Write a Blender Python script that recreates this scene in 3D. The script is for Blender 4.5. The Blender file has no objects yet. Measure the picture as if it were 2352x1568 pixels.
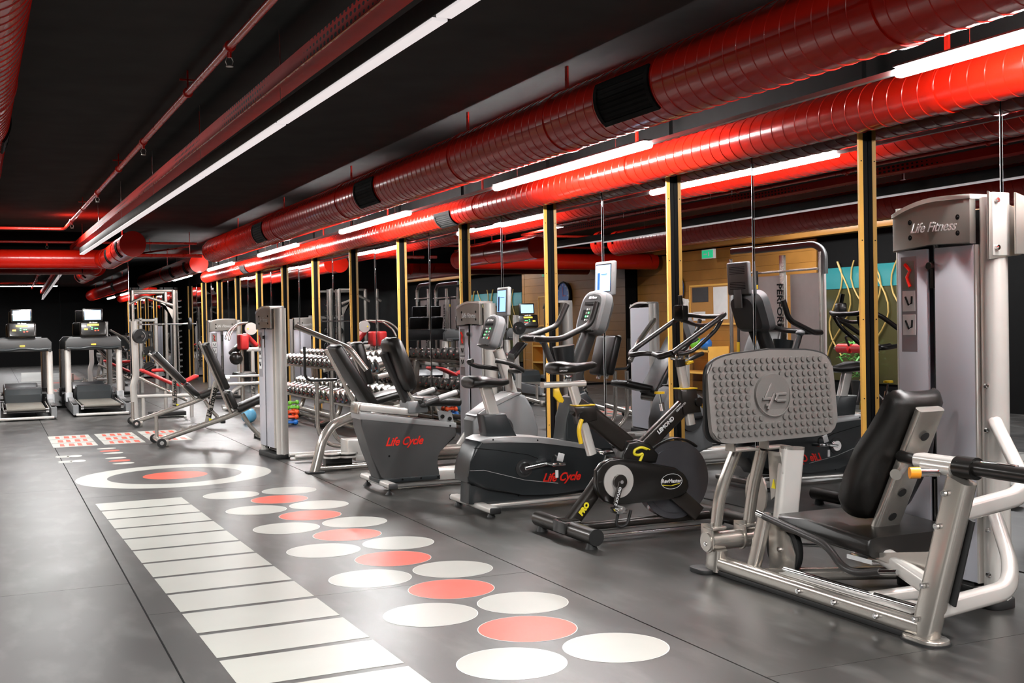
import bpy, bmesh, math, random
from mathutils import Vector, Matrix
random.seed(7)
PI = math.pi
S = bpy.context.scene
C = S.collection

# ---------------- camera, world, exposure ----------------
F, PITCH, ROLL, YAW, CAMH = 2686.0, -0.0162, -0.0186, 0.41875, 1.27
fw = Vector((math.sin(YAW)*math.cos(PITCH), math.cos(YAW)*math.cos(PITCH), math.sin(PITCH)))
r0 = Vector((math.cos(YAW), -math.sin(YAW), 0)); u0 = r0.cross(fw)
r1 = r0*math.cos(ROLL) + u0*math.sin(ROLL); u1 = r1.cross(fw)
cd = bpy.data.cameras.new('camera'); cam = bpy.data.objects.new('camera', cd); C.objects.link(cam)
M = Matrix((r1, u1, -fw)).transposed().to_4x4(); M.translation = (0, 0, CAMH)
cam.matrix_world = M
cd.sensor_width = 36; cd.lens = F/2352*36; cd.clip_start = .05; cd.clip_end = 200
S.camera = cam
S.view_settings.view_transform = 'Standard'; S.view_settings.look = 'None'
S.view_settings.gamma = 1; S.view_settings.use_curve_mapping = False
S.view_settings.exposure = 0.80
W = bpy.data.worlds.new('world'); S.world = W; W.use_nodes = True
W.node_tree.nodes['Background'].inputs[0].default_value = (.6, .7, .8, 1)
W.node_tree.nodes['Background'].inputs[1].default_value = .05
S.cycles.max_bounces = 9; S.cycles.glossy_bounces = 7; S.cycles.diffuse_bounces = 4
S.cycles.caustics_reflective = False; S.cycles.caustics_refractive = False
S.cycles.sample_clamp_indirect = 6; S.cycles.use_denoising = True

TUBE_E = 125.0          # emission of the lamp tubes
def area(name, loc, sx, sy, watt, col=(1, .995, .98)):
    l = bpy.data.lights.new(name, 'AREA'); l.shape = 'RECTANGLE'; l.size = sx; l.size_y = sy
    l.energy = watt; l.color = col
    o = bpy.data.objects.new(name, l); o.location = loc; C.objects.link(o); return o
area('fill_light_behind', (.6, -1.6, 2.8), 3.0, .6, 330)  # added fill light behind the viewer, no real fixture
area('fill_light_aisle', (-1.2, 1.4, 2.85), .5, 3.6, 300)  # unseen fill for the near aisle, placed where the mirror cannot show it
area('fill_light_far_aisle', (-1.3, 12.0, 2.88), .4, 7.0, 330)  # fill added for the far machines, hidden from the mirror by the duct
area('fill_light_end', (.9, 17.6, 2.85), 1.2, .2, 120)  # small fill added to brighten the treadmill end

# ---------------- materials ----------------
MATS = {}
def mat(name, col, rough=.5, metal=0., emit=0., var=.08, scale=12., spec=.5, coat=0., bump=0., bscale=60., alpha=1.):
    m = bpy.data.materials.new(name); m.use_nodes = True; nt = m.node_tree; b = nt.nodes['Principled BSDF']
    c = tuple(col) + (1,)
    b.inputs['Base Color'].default_value = c
    b.inputs['Roughness'].default_value = rough; b.inputs['Metallic'].default_value = metal
    b.inputs['Specular IOR Level'].default_value = spec
    b.inputs['Coat Weight'].default_value = coat
    if emit: b.inputs['Emission Color'].default_value = c; b.inputs['Emission Strength'].default_value = emit
    tc = nt.nodes.new('ShaderNodeTexCoord'); n = nt.nodes.new('ShaderNodeTexNoise')
    n.inputs['Scale'].default_value = scale; n.inputs['Detail'].default_value = 4
    nt.links.new(tc.outputs['Object'], n.inputs['Vector'])
    if var and not emit:
        mx = nt.nodes.new('ShaderNodeMix'); mx.data_type = 'RGBA'
        mx.inputs[6].default_value = tuple(x*(1-var) for x in col) + (1,)
        mx.inputs[7].default_value = tuple(min(1, x*(1+var)) for x in col) + (1,)
        nt.links.new(n.outputs['Fac'], mx.inputs[0]); nt.links.new(mx.outputs[2], b.inputs['Base Color'])
    mr = nt.nodes.new('ShaderNodeMapRange')
    mr.inputs[3].default_value = max(0, rough*.88); mr.inputs[4].default_value = min(1, rough*1.12)
    nt.links.new(n.outputs['Fac'], mr.inputs[0]); nt.links.new(mr.outputs[0], b.inputs['Roughness'])
    if bump:
        n2 = nt.nodes.new('ShaderNodeTexNoise'); n2.inputs['Scale'].default_value = bscale; n2.inputs['Detail'].default_value = 3
        nt.links.new(tc.outputs['Object'], n2.inputs['Vector'])
        bp = nt.nodes.new('ShaderNodeBump'); bp.inputs['Strength'].default_value = bump; bp.inputs['Distance'].default_value = .002
        nt.links.new(n2.outputs['Fac'], bp.inputs['Height']); nt.links.new(bp.outputs[0], b.inputs['Normal'])
    MATS[name] = m; return m
silver = mat('champagne_frame_paint', (.50, .465, .42), .24, .75, var=.05)
pale = mat('pale_frame_paint', (.74, .71, .67), .25, .45, var=.04)
panelm = mat('shroud_panel', (.62, .62, .68), .3, .3, var=.02, scale=2)
plate_gray = mat('brushed_header', (.30, .285, .26), .35, .6)
chrome = mat('chrome', (.8, .8, .8), .12, 1., var=.02)
steel = mat('steel_plate', (.45, .42, .38), .3, .7)
blackm = mat('black_metal_paint', (.010, .009, .008), .3, .2, coat=.3)
brownblack = mat('bronze_black_paint', (.022, .018, .015), .33, .35, coat=.2)
vinyl = mat('black_vinyl', (.010, .009, .008), .30, 0, bump=.25, bscale=500)
redvinyl = mat('red_vinyl', (.62, .03, .03), .4, 0, bump=.2, bscale=400)
graypl = mat('charcoal_plastic', (.022, .026, .028), .32, 0, bump=.05, bscale=700)
dgray = mat('dark_shell_plastic', (.055, .055, .055), .38, .1)
lgray = mat('light_shell_plastic', (.34, .34, .34), .38, .15)
mgray = mat('mid_shell_plastic', (.21, .215, .22), .4, .1)
rubber = mat('black_rubber', (.012, .012, .012), .6)
grip = mat('grip_foam', (.022, .020, .019), .34, bump=.3, bscale=300)
white = mat('white_print', (.8, .8, .8), .5)
redp = mat('red_print', (.8, .02, .01), .4)
yellow = mat('yellow_plastic', (.85, .55, .02), .35)
yellowp = mat('yellow_print', (.85, .72, .03), .4)
orangem = mat('orange_plastic', (.9, .32, .02), .3)
ductred = mat('red_duct_enamel', (.50, .010, .003), .24, 0, coat=.15, spec=.4, var=.06)
pipered = mat('red_pipe_enamel', (.55, .02, .010), .28, 0, coat=.2)
wood = mat('pine_batten', (.85, .47, .10), .4, var=.15, scale=6)
timber = mat('timber_board_stain', (.36, .165, .035), .38, var=.35, scale=3)
blackgap = mat('black_recess', (.006, .006, .006), .8, spec=.15)
ceilm = mat('ceiling_black', (.066, .066, .066), 1., var=.2, scale=3, spec=0.)
bwall = mat('dark_wall', (.004, .004, .004), .9, spec=.1)
mirror = mat('tinted_mirror', (.50, .50, .51), 0., 1., var=0)
mirror.node_tree.nodes['Principled BSDF'].inputs['Roughness'].default_value = 0
for l in list(mirror.node_tree.links):
    if l.to_socket.name == 'Roughness': mirror.node_tree.links.remove(l)
tubeglow = mat('tube_glow', (1, .995, .98), .4, emit=TUBE_E)
stripm = mat('dim_diffuser', (.78, .72, .72), .4, emit=.5)
screenm = mat('lit_screen', (.30, .58, 1.), .3, emit=.95)
ledy = mat('amber_led', (1., .55, .03), .3, emit=3.)
ledr = mat('red_led', (1., .05, .02), .3, emit=2.)
ledg = mat('green_led', (.1, .9, .2), .3, emit=1.5)
greensign = mat('exit_green', (.02, .45, .2), .3, emit=.8)
cork = mat('cork', (.45, .22, .06), .8, var=.3, scale=120)
paper = mat('paper', (.75, .74, .72), .7)
bluem = mat('blue_vinyl', (.02, .16, .55), .3)
orangev = mat('orange_vinyl', (.85, .10, .02), .3)
greenv = mat('green_vinyl', (.16, .5, .04), .3)
lightblue = mat('light_blue_rubber', (.13, .42, .65), .4)
stick_white = mat('floor_print_white', (.43, .43, .39), .36, var=.10, scale=4)
stick_orange = mat('floor_print_orange', (.66, .055, .016), .38, var=.08, scale=5)
teal = mat('teal_pane', (.02, .16, .17), .2, emit=.08)
leafm = mat('leaf', (.08, .3, .05), .5)
wheelgray = mat('flywheel_steel', (.10, .10, .11), .25, .6)
weightm = mat('weight_iron', (.02, .02, .02), .45)

def floor_mat_material():
    m = bpy.data.materials.new('rubber_floor'); m.use_nodes = True; nt = m.node_tree; b = nt.nodes['Principled BSDF']
    tc = nt.nodes.new('ShaderNodeTexCoord')
    def noise(scale, detail, sx=1, sy=1):
        mp = nt.nodes.new('ShaderNodeMapping'); mp.inputs['Scale'].default_value = (sx, sy, 1)
        nt.links.new(tc.outputs['Object'], mp.inputs[0])
        n = nt.nodes.new('ShaderNodeTexNoise'); n.inputs['Scale'].default_value = scale; n.inputs['Detail'].default_value = detail
        nt.links.new(mp.outputs[0], n.inputs['Vector']); return n
    n1 = noise(1.3, 7); n2 = noise(7, 6, 1, .35); n3 = noise(45, 2)
    r = nt.nodes.new('ShaderNodeValToRGB'); r.color_ramp.elements[0].position = .3; r.color_ramp.elements[1].position = .75
    r.color_ramp.elements[0].color = (.016, .0155, .0145, 1); r.color_ramp.elements[1].color = (.048, .046, .043, 1)
    nt.links.new(n1.outputs['Fac'], r.inputs[0])
    r2 = nt.nodes.new('ShaderNodeValToRGB'); r2.color_ramp.elements[0].position = .5; r2.color_ramp.elements[1].position = .8
    r2.color_ramp.elements[0].color = (0, 0, 0, 1); r2.color_ramp.elements[1].color = (.06, .06, .058, 1)
    nt.links.new(n2.outputs['Fac'], r2.inputs[0])
    r3 = nt.nodes.new('ShaderNodeValToRGB'); r3.color_ramp.elements[0].position = .76; r3.color_ramp.elements[1].position = .79
    r3.color_ramp.elements[0].color = (0, 0, 0, 1); r3.color_ramp.elements[1].color = (.35, .35, .34, 1)
    nt.links.new(n3.outputs['Fac'], r3.inputs[0])
    a = nt.nodes.new('ShaderNodeMix'); a.data_type = 'RGBA'; a.blend_type = 'ADD'; a.inputs[0].default_value = 1
    nt.links.new(r.outputs[0], a.inputs[6]); nt.links.new(r2.outputs[0], a.inputs[7])
    a2 = nt.nodes.new('ShaderNodeMix'); a2.data_type = 'RGBA'; a2.blend_type = 'ADD'; a2.inputs[0].default_value = 1
    nt.links.new(a.outputs[2], a2.inputs[6]); nt.links.new(r3.outputs[0], a2.inputs[7])
    nt.links.new(a.outputs[2], b.inputs['Base Color'])
    mr = nt.nodes.new('ShaderNodeMapRange'); mr.inputs[3].default_value = .26; mr.inputs[4].default_value = .44
    nt.links.new(n1.outputs['Fac'], mr.inputs[0]); nt.links.new(mr.outputs[0], b.inputs['Roughness'])
    b.inputs['Specular IOR Level'].default_value = .5
    bp = nt.nodes.new('ShaderNodeBump'); bp.inputs['Strength'].default_value = .12; bp.inputs['Distance'].default_value = .004
    pass
    return m
floorm = floor_mat_material()
def perforated():
    m = mat('perforated_red', (.62, .016, .008), .55, spec=.2)
    nt = m.node_tree; b = nt.nodes['Principled BSDF']; tc = nt.nodes.new('ShaderNodeTexCoord')
    vo = nt.nodes.new('ShaderNodeTexVoronoi'); vo.inputs['Scale'].default_value = 30; vo.inputs['Randomness'].default_value = 0
    mp = nt.nodes.new('ShaderNodeMapping'); mp.inputs['Scale'].default_value = (1, .55, 1)
    nt.links.new(tc.outputs['Object'], mp.inputs[0]); nt.links.new(mp.outputs[0], vo.inputs['Vector'])
    lt = nt.nodes.new('ShaderNodeMath'); lt.operation = 'LESS_THAN'; lt.inputs[1].default_value = .32
    nt.links.new(vo.outputs['Distance'], lt.inputs[0])
    mx = nt.nodes.new('ShaderNodeMix'); mx.data_type = 'RGBA'
    mx.inputs[6].default_value = (.62, .016, .008, 1); mx.inputs[7].default_value = (.01, .004, .004, 1)
    nt.links.new(lt.outputs[0], mx.inputs[0]); nt.links.new(mx.outputs[2], b.inputs['Base Color'])
    return m
perf = perforated()

# ---------------- mesh helpers ----------------
def fillet(pts, rad, n=5):
    P = [Vector(p) for p in pts]
    if rad <= 0 or len(P) < 3: return P
    out = [P[0]]
    for i in range(1, len(P)-1):
        a, b, c = P[i-1], P[i], P[i+1]
        d1 = (a-b); d2 = (c-b); r = min(rad, d1.length*.48, d2.length*.48)
        s = b + d1.normalized()*r; e = b + d2.normalized()*r
        for k in range(n+1):
            t = k/n; out.append(s*(1-t)**2 + b*2*t*(1-t) + e*t*t)
    out.append(P[-1]); return out
def circ(n, a, b=None):
    b = a if b is None else b
    return [(a*math.cos(2*PI*i/n), b*math.sin(2*PI*i/n)) for i in range(n)]
def rrect(w, h, r, n=3):
    out = []
    for cx, cy, a0 in ((w/2-r, h/2-r, 0), (-w/2+r, h/2-r, PI/2), (-w/2+r, -h/2+r, PI), (w/2-r, -h/2+r, 1.5*PI)):
        for k in range(n+1):
            a = a0 + PI/2*k/n; out.append((cx+r*math.cos(a), cy+r*math.sin(a)))
    return out
class B:
    def __init__(s): s.bm = bmesh.new()
    def box(s, c, d, rot=None, bev=0., seg=2):
        m = Matrix.Translation(Vector(c))
        if rot is not None: m = m @ rot.to_4x4()
        m = m @ Matrix.Diagonal((d[0], d[1], d[2], 1))
        r = bmesh.ops.create_cube(s.bm, size=1, matrix=m)
        if bev:
            es = set(e for v in r['verts'] for e in v.link_edges)
            bmesh.ops.bevel(s.bm, geom=list(es), offset=bev, segments=seg, affect='EDGES', profile=.5)
        return s
    def sweep(s, path, prof, up=(0, 0, 1), cap=True, closed=False):
        P = [Vector(p) for p in path]; n = len(P); rings = []
        upv = Vector(up); prev = None
        for i in range(n):
            if closed: t = (P[(i+1) % n]-P[i-1])
            else: t = P[min(i+1, n-1)]-P[max(i-1, 0)]
            if t.length < 1e-9: t = Vector((0, 0, 1))
            t.normalize()
            if prev is None:
                u = upv - t*upv.dot(t)
                if u.length < .05:
                    upv = Vector((0, 1, 0)) if abs(t.y) < .9 else Vector((1, 0, 0)); u = upv - t*upv.dot(t)
            else: u = prev - t*prev.dot(t)
            u.normalize(); prev = u; w = t.cross(u)
            rings.append([s.bm.verts.new(P[i] + w*a + u*b) for a, b in prof])
        m = len(prof)
        for i in range(n if closed else n-1):
            A, Bq = rings[i], rings[(i+1) % n]
            for j in range(m):
                s.bm.faces.new((A[j], A[(j+1) % m], Bq[(j+1) % m], Bq[j]))
        if cap and not closed:
            s.bm.faces.new(list(reversed(rings[0]))); s.bm.faces.new(rings[-1])
        return s
    def tube(s, pts, r, fil=0., n=12, cap=True, closed=False):
        return s.sweep(fillet(pts, fil), circ(n, r), cap=cap, closed=closed)
    def rtube(s, pts, w, h, fil=0., up=(0, 0, 1), rad=None):
        return s.sweep(fillet(pts, fil), rrect(w, h, rad if rad else min(w, h)*.35), up=up)
    def cone(s, p0, p1, ra, rb, n=16):
        P0, P1 = Vector(p0), Vector(p1); t = (P1-P0).normalized()
        u = Vector((0, 0, 1)); u = u - t*u.dot(t)
        if u.length < .05: u = Vector((1, 0, 0)) - t*t.x
        u.normalize(); w = t.cross(u)
        A = [s.bm.verts.new(P0 + (w*math.cos(a)+u*math.sin(a))*ra) for a in [2*PI*i/n for i in range(n)]]
        Bq = [s.bm.verts.new(P1 + (w*math.cos(a)+u*math.sin(a))*rb) for a in [2*PI*i/n for i in range(n)]]
        for j in range(n): s.bm.faces.new((A[j], A[(j+1) % n], Bq[(j+1) % n], Bq[j]))
        s.bm.faces.new(list(reversed(A))); s.bm.faces.new(Bq); return s
    def cyl(s, p0, p1, r, n=16): return s.cone(p0, p1, r, r, n)
    def prism(s, poly, t0, t1, axis='y', bev=0., seg=2):
        f = {'y': lambda a, b, t: (a, t, b), 'x': lambda a, b, t: (t, a, b), 'z': lambda a, b, t: (a, b, t)}[axis]
        A = [s.bm.verts.new(f(a, b, t0)) for a, b in poly]; D = [s.bm.verts.new(f(a, b, t1)) for a, b in poly]
        n = len(poly); fs = [s.bm.faces.new(A), s.bm.faces.new(list(reversed(D)))]
        for j in range(n): fs.append(s.bm.faces.new((A[j], D[j], D[(j+1) % n], A[(j+1) % n])))
        if bev:
            es = set(fs[0].edges) | set(fs[1].edges)
            bmesh.ops.bevel(s.bm, geom=list(es), offset=bev, segments=seg, affect='EDGES', profile=.5)
        return s
    def sph(s, c, r, sc=(1, 1, 1), seg=16, rot=None):
        m = Matrix.Translation(Vector(c))
        if rot is not None: m = m @ rot.to_4x4()
        m = m @ Matrix.Diagonal((r*sc[0], r*sc[1], r*sc[2], 1))
        bmesh.ops.create_uvsphere(s.bm, u_segments=seg, v_segments=max(6, seg//2), radius=1, matrix=m); return s
    def blob(s, stations, n=16):
        # stations: (x, cy, cz, halfwidth y, halfheight z) loft along x, super-elliptic
        rings = []
        for x, cy, cz, a, b in stations:
            rr = []
            for i in range(n):
                t = 2*PI*i/n; c_, s_ = math.cos(t), math.sin(t)
                rr.append(s.bm.verts.new((x, cy + a*math.copysign(abs(c_)**.7, c_), cz + b*math.copysign(abs(s_)**.7, s_))))
            rings.append(rr)
        for A, D in zip(rings, rings[1:]):
            for j in range(n): s.bm.faces.new((A[j], A[(j+1) % n], D[(j+1) % n], D[j]))
        s.bm.faces.new(list(reversed(rings[0]))); s.bm.faces.new(rings[-1]); return s
    def mesh(s, name, m, sharp=32):
        bmesh.ops.recalc_face_normals(s.bm, faces=s.bm.faces[:])
        me = bpy.data.meshes.new(name); s.bm.to_mesh(me); s.bm.free()
        me.materials.append(m)
        me.polygons.foreach_set('use_smooth', [True]*len(me.polygons))
        me.set_sharp_from_angle(angle=math.radians(sharp)); return me
    def build(s, name, m, parent=None, label=None, world=False, sharp=32):
        if world and parent is not None:
            p = parent
            off = Vector((0, 0, 0))
            while p is not None: off += Vector(p.location); p = p.parent
            bmesh.ops.translate(s.bm, verts=s.bm.verts[:], vec=-off)
        o = bpy.data.objects.new(name, s.mesh(name, m, sharp)); C.objects.link(o)
        if parent is not None: o.parent = parent
        if label: o['label'] = label
        return o
def thing(name, label, cat, loc=(0, 0, 0), rz=0., group=None):
    o = bpy.data.objects.new(name, None); C.objects.link(o); o.location = loc; o.rotation_euler = (0, 0, rz)
    o.empty_display_size = .1
    o['label'] = label; o['category'] = cat
    if group: o['group'] = group
    return o
def tag(o, label, cat, group=None):
    o['label'] = label; o['category'] = cat
    if group: o['group'] = group
    return o
def struct(o): o['kind'] = 'structure'; return o
def copy_tree(o, parent=None):
    c = o.copy(); C.objects.link(c)
    if parent is not None: c.parent = parent
    for ch in list(o.children): copy_tree(ch, c)
    return c
def text(s, size, m, parent, loc, ax, ay, name='lettering', shear=0., ext=.0008, align='CENTER', bold=0., world=False, sx=1., label=None):
    cu = bpy.data.curves.new(name, 'FONT'); cu.body = s; cu.size = size; cu.extrude = ext; cu.shear = shear
    cu.align_x = align; cu.align_y = 'CENTER'; cu.offset = bold; cu.resolution_u = 3
    t = bpy.data.objects.new(name, cu); C.objects.link(t)
    dg = bpy.context.evaluated_depsgraph_get(); me = bpy.data.meshes.new_from_object(t.evaluated_get(dg))
    bpy.data.objects.remove(t); bpy.data.curves.remove(cu)
    X = Vector(ax).normalized(); Y = Vector(ay); Y = (Y - X*Y.dot(X)).normalized(); Z = X.cross(Y)
    mt = Matrix((X*sx, Y, Z)).transposed().to_4x4(); L = Vector(loc)
    if world and parent is not None: L = L - Vector(parent.location)
    mt.translation = L; me.transform(mt); me.materials.clear(); me.materials.append(m)
    o = bpy.data.objects.new(name, me); C.objects.link(o)
    if parent is not None: o.parent = parent
    if label: o['label'] = label
    return o
def Rz(a): return Matrix.Rotation(a, 3, 'Z')
def Ry(a): return Matrix.Rotation(a, 3, 'Y')
def Rx(a): return Matrix.Rotation(a, 3, 'X')
def bolts(parent, pts, d, r=.011, h=.012, name='bolt', m=None, world=False):
    d = Vector(d)
    for p in pts:
        B().cyl(p, Vector(p)+d*h, r, 10).cyl(Vector(p)+d*h, Vector(p)+d*(h+.004), r*.55, 6).build(name, m or chrome, parent, world=world)

XW, YE, ZC, XL = 4.57, 20.6, 2.9, -2.45   # mirror wall, end wall, ceiling height, timber wall

# ================= setting =================
fl = struct(B().box((1, 13.4, -.03), (7.2, 37.2, .05)).build('floor', blackgap))
LD = -0.022   # the floor rolls, dots and ladder run a touch off the mirror wall
def lad(x, y):  # point given in the floor-print frame
    return (x*math.cos(LD) + y*math.sin(-LD)*-1, x*math.sin(-LD)*-1*-1 + y*math.cos(LD))
k = 0
for i, (xa, xb) in enumerate(((-3.0, -1.27), (-1.265, .6), (.605, 2.47), (2.475, 4.7))):
    y = -5.2 + (i*1.7) % 3.1
    ys = {1: [-5, -1.6, 2.2, 6.12, 10.0, 14.0, 17.8, 24, 31.9], 2: [-5, -1.0, 1.5, 5.40, 9.4, 13.4, 17.4, 24, 31.9]}.get(i, [-5, 0, 3.4, 7.2, 11.1, 15, 19, 25, 31.9])
    for a, b_ in zip(ys, ys[1:]):
        q = B()
        sh = lambda yy: (yy-6.0)*(-.012)*0
        poly = [(xa+.0015, a+.0015), (xb-.0015, a+.0015), (xb-.0015, b_-.0015), (xa+.0015, b_-.0015)]
        q.prism(poly, -.006, 0, 'z').build('floor_mat', floorm, fl)
ce = struct(B().box((1, 13.4, ZC+.05), (7.2, 37.2, .1)).build('ceiling', ceilm))
w = struct(B().box((XW+.09, 13.4, 1.45), (.1, 37.2, 2.9)).build('wall_right', blackgap))
posts = [5.27 + 2.066*i for i in range(-4, 13)]
for i, y in enumerate(posts):
    B().box((XW-.040, y, 1.165), (.030, .016, 2.33), bev=.0015, seg=1).build('wood_batten', wood, w)
    B().box((XW-.009, y, 1.45), (.032, .014, 2.9)).build('black_spacer', blackgap, w)
    bolts(w, [(XW-.04, y-.0081, z) for z in (.35, .8, 1.25, 1.7, 2.15)], (0, -1, 0), r=.004, h=.001, name='screw', m=blackgap)
    if i < len(posts)-1:
        y2 = posts[i+1]; ymid = (y+y2)/2+.07
        for j, (a, b_) in enumerate(((y+.011, ymid-.0025), (ymid+.0025, y2-.011))):
            tilt = (-.010, .004)[j]
            o = B().box((0, 0, 1.17), (.006, b_-a, 2.33)).build('mirror_panel', mirror, w)
            o.location = (XW+.012, (a+b_)/2, 0); o.rotation_euler = (0, 0, tilt)
            if j == 0: B().box((XW+.006, ymid, 1.14), (.003, .003, 2.28)).build('mirror_joint', lgray if 0 <= i <= 6 else dgray, w)
we = struct(B().box(((XL+2.13)/2, YE+.06, 1.45), (2.13-XL, .1, 2.9)).build('wall_end', bwall))
xs = [2.125-1.08*i for i in range(5)]
for a, b_ in zip(xs, xs[1:]):
    B().box(((a+b_)/2, YE, 1.22), (1.074, .008, 2.36)).build('mirror_panel', mirror, we)
B().box((2.128, YE-.001, 1.25), (.006, .012, 2.44)).build('mirror_edge', chrome, we)
struct(B().box((2.08, 26, 1.45), (.1, 10.8, 2.9)).build('wall_alcove', bwall))
wb = struct(B().box((3.35, 31.5, 1.45), (2.6, .1, 2.9)).build('wall_back', bwall))
for i in range(2): B().box((2.75+1.15*i, 31.44, 1.2), (1.14, .008, 2.3)).build('mirror_panel', mirror, wb)
wl = struct(B().box((XL-.08, 13.4, 1.45), (.1, 37.2, 2.9)).build('wall_left', bwall))
struct(B().box((1, -5.1, 1.45), (7.2, .1, 2.9)).build('wall_behind', bwall))
# timber boards on the wall that the mirror shows
for i in range(14):
    for (a, b_) in ((14.9, 20.55),):
        B().box((XL-.015, (a+b_)/2, .09+i*.178), (.03, b_-a, .176), bev=.002, seg=1).build('timber_board', timber, wl)
B().box((XL+.1, 13.6, 2.56), (.2, 14, .1), bev=.005).build('timber_beam', timber, wl)
B().box((XL-.02, 13.6, 1.15), (.01, 2.5, 1.7)).build('window_pane', mat('dusky_pane', (.05, .045, .018), .1), wl)
B().box((XL-.012, 13.6, 1.85), (.01, 2.5, .32)).build('window_pane', teal, wl)
for i in range(7):
    ya = 12.6 + i*.32; q = []
    for t in range(12):
        q.append((XL+.01, ya + .22*math.sin(t*.5+i*1.7) + .02*t*(1 if i % 2 else -1), 2.1 - t*.13))
    B().tube(q, .012, n=6).build('window_ornament', mat('ornament_%d' % i, (.42, .28, .08), .5), wl)

# ================= ceiling services =================
def helix_duct(p0, p1, r, pitch=.11, n=48, rib=.0034, capped=True):
    """spiral duct: the raised seam winds round the pipe"""
    P0, P1 = Vector(p0), Vector(p1); L = (P1-P0).length; t = (P1-P0).normalized()
    u = Vector((0, 0, 1)); u = (u - t*u.dot(t)).normalized(); w_ = t.cross(u)
    b = B(); prof = [(0., 0.), (pitch-.010, 0.), (pitch-.008, rib), (pitch-.002, rib)]
    K = int(L/pitch); rows = []
    for k_ in range(K):
        for s0, h in prof:
            rows.append([b.bm.verts.new(P0 + t*min(L, k_*pitch + s0 + pitch*j/n) + (w_*math.cos(2*PI*j/n)+u*math.sin(2*PI*j/n))*(r+h)) for j in range(n)])
    R = len(rows)
    for i in range(R-1):
        for j in range(n):
            if j < n-1: vs = (rows[i][j], rows[i][j+1], rows[i+1][j+1], rows[i+1][j])
            elif i+5 < R: vs = (rows[i][j], rows[i+4][0], rows[i+5][0], rows[i+1][j])
            else: continue
            try: b.bm.faces.new(vs)
            except ValueError: pass
    for a, c in ((P0, P0+t*.13), (P1-t*.03, P1+t*.12)): b.cyl(a, c, r+.003, n)
    return b
def duct_thing(label, p0, p1, r, grilles=(), couplings=(), gang=-2.5, glen=.5, **kw):
    P0, P1 = Vector(p0), Vector(p1); t = (P1-P0).normalized()
    th = thing('air_duct', label, 'duct', p0)
    helix_duct(p0, p1, r, **kw).build('duct_shell', ductred, th, world=True, sharp=11)
    u = Vector((0, 0, 1)); w_ = t.cross(u)
    for s_ in couplings:
        c = P0 + t*s_; B().cyl(c-t*.03, c+t*.03, r+.008, 40).build('coupling_band', ductred, th, world=True)
        B().box(c+Vector((0, 0, (ZC-c.z+r)/2)), (.012, .03, ZC-c.z-r+.01)).build('hanger', pipered, th, world=True)
    for s_ in grilles:
        g = B(); gs = B(); c = P0+t*s_
        a0 = math.radians(gang)
        for kk in range(9):
            an = a0 + (kk-4)*.145
            d = w_*math.cos(an)*1 + u*math.sin(an); d2 = -w_*math.sin(an)+u*math.cos(an)
            rot = Matrix((t, d2, d)).transposed()
            if kk in (0, 8): g.box(c + d*(r+.008), (glen, .03, .012), rot)
            else:
                for e_ in (-1, 1): g.box(c + d*(r+.008) + t*e_*(glen/2-.015), (.035, .032, .012), rot)
                gs.box(c + d*(r+.004), (glen-.05, .012, .010), rot @ Rx(.5))
        fr = g.build('grille_frame', blackgap, th, world=True)
        gs_build(gs, fr, th)
        bk = B()
        for kk in range(9):
            an = a0 + (kk-4)*.145; d = w_*math.cos(an) + u*math.sin(an); d2 = -w_*math.sin(an)+u*math.cos(an)
            bk.box(c + d*(r+.0015), (glen-.01, .032, .008), Matrix((t, d2, d)).transposed())
        bk.build('grille_mesh', blackgap, th, world=True)
    return th
def gs_build(gs, fr, th):
    return gs.build('grille_slats', blackgap, th, world=True)
# d = w*cos + u*sin ; w = t x u points to +X for t=+Y, so angles near 180 deg face the room
duct_thing('large glossy red spiral air duct running above the lamp row', (3.4, -4.6, 2.55), (3.4, 19.6, 2.55), .19,
           grilles=(10.27, 15.17, 19.97), couplings=(2.2, 5.2, 8.3, 11.3, 13.0, 16.2, 19.2, 22.2), gang=195, glen=.6)
duct_thing('slimmer red spiral air duct running along the top of the mirror wall', (4.432, -4.6, 2.415), (4.432, 26.6, 2.415), .127,
           grilles=(16.0, 26.6), couplings=(3, 6, 9.1, 12.2, 15.2, 18.2, 21.2, 24.2), gang=215, glen=.45)
duct_thing('red spiral air duct overhead at the aisle side, nearest the viewer', (.07, -3.0, 2.55), (-.2, 17.0, 2.55), .205,
           grilles=(11,), couplings=(3, 6, 9.5, 13), gang=0, glen=.5)
duct_thing('short red duct stub with a flat round end cap above the treadmills', (1.72, 16.0, 2.39), (1.72, 19.2, 2.39), .165,
           grilles=(.5, 2.1), gang=200, glen=.16, couplings=(1.3,), pitch=.16, rib=.0008)
duct_thing('red duct crossing the ceiling above the treadmills toward the end mirror', (1.6, 19.6, 2.39), (-2.2, 19.6, 2.39), .15,
           grilles=(1.75,), gang=180, glen=.3, couplings=(), pitch=.16, rib=.0008)
B().sph((1.66, 19.45, 2.39), .158, seg=24).build('duct_elbow', ductred, [o for o in C.objects if o.name.startswith('air_duct')][-1], world=True)
duct_thing('far red duct with a round end cap beyond the largest duct', (3.36, 21.0, 2.41), (3.36, 29.0, 2.41), .16, grilles=(.7, 2.5), gang=200, glen=.2, couplings=(4,), pitch=.16, rib=.0008)

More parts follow.
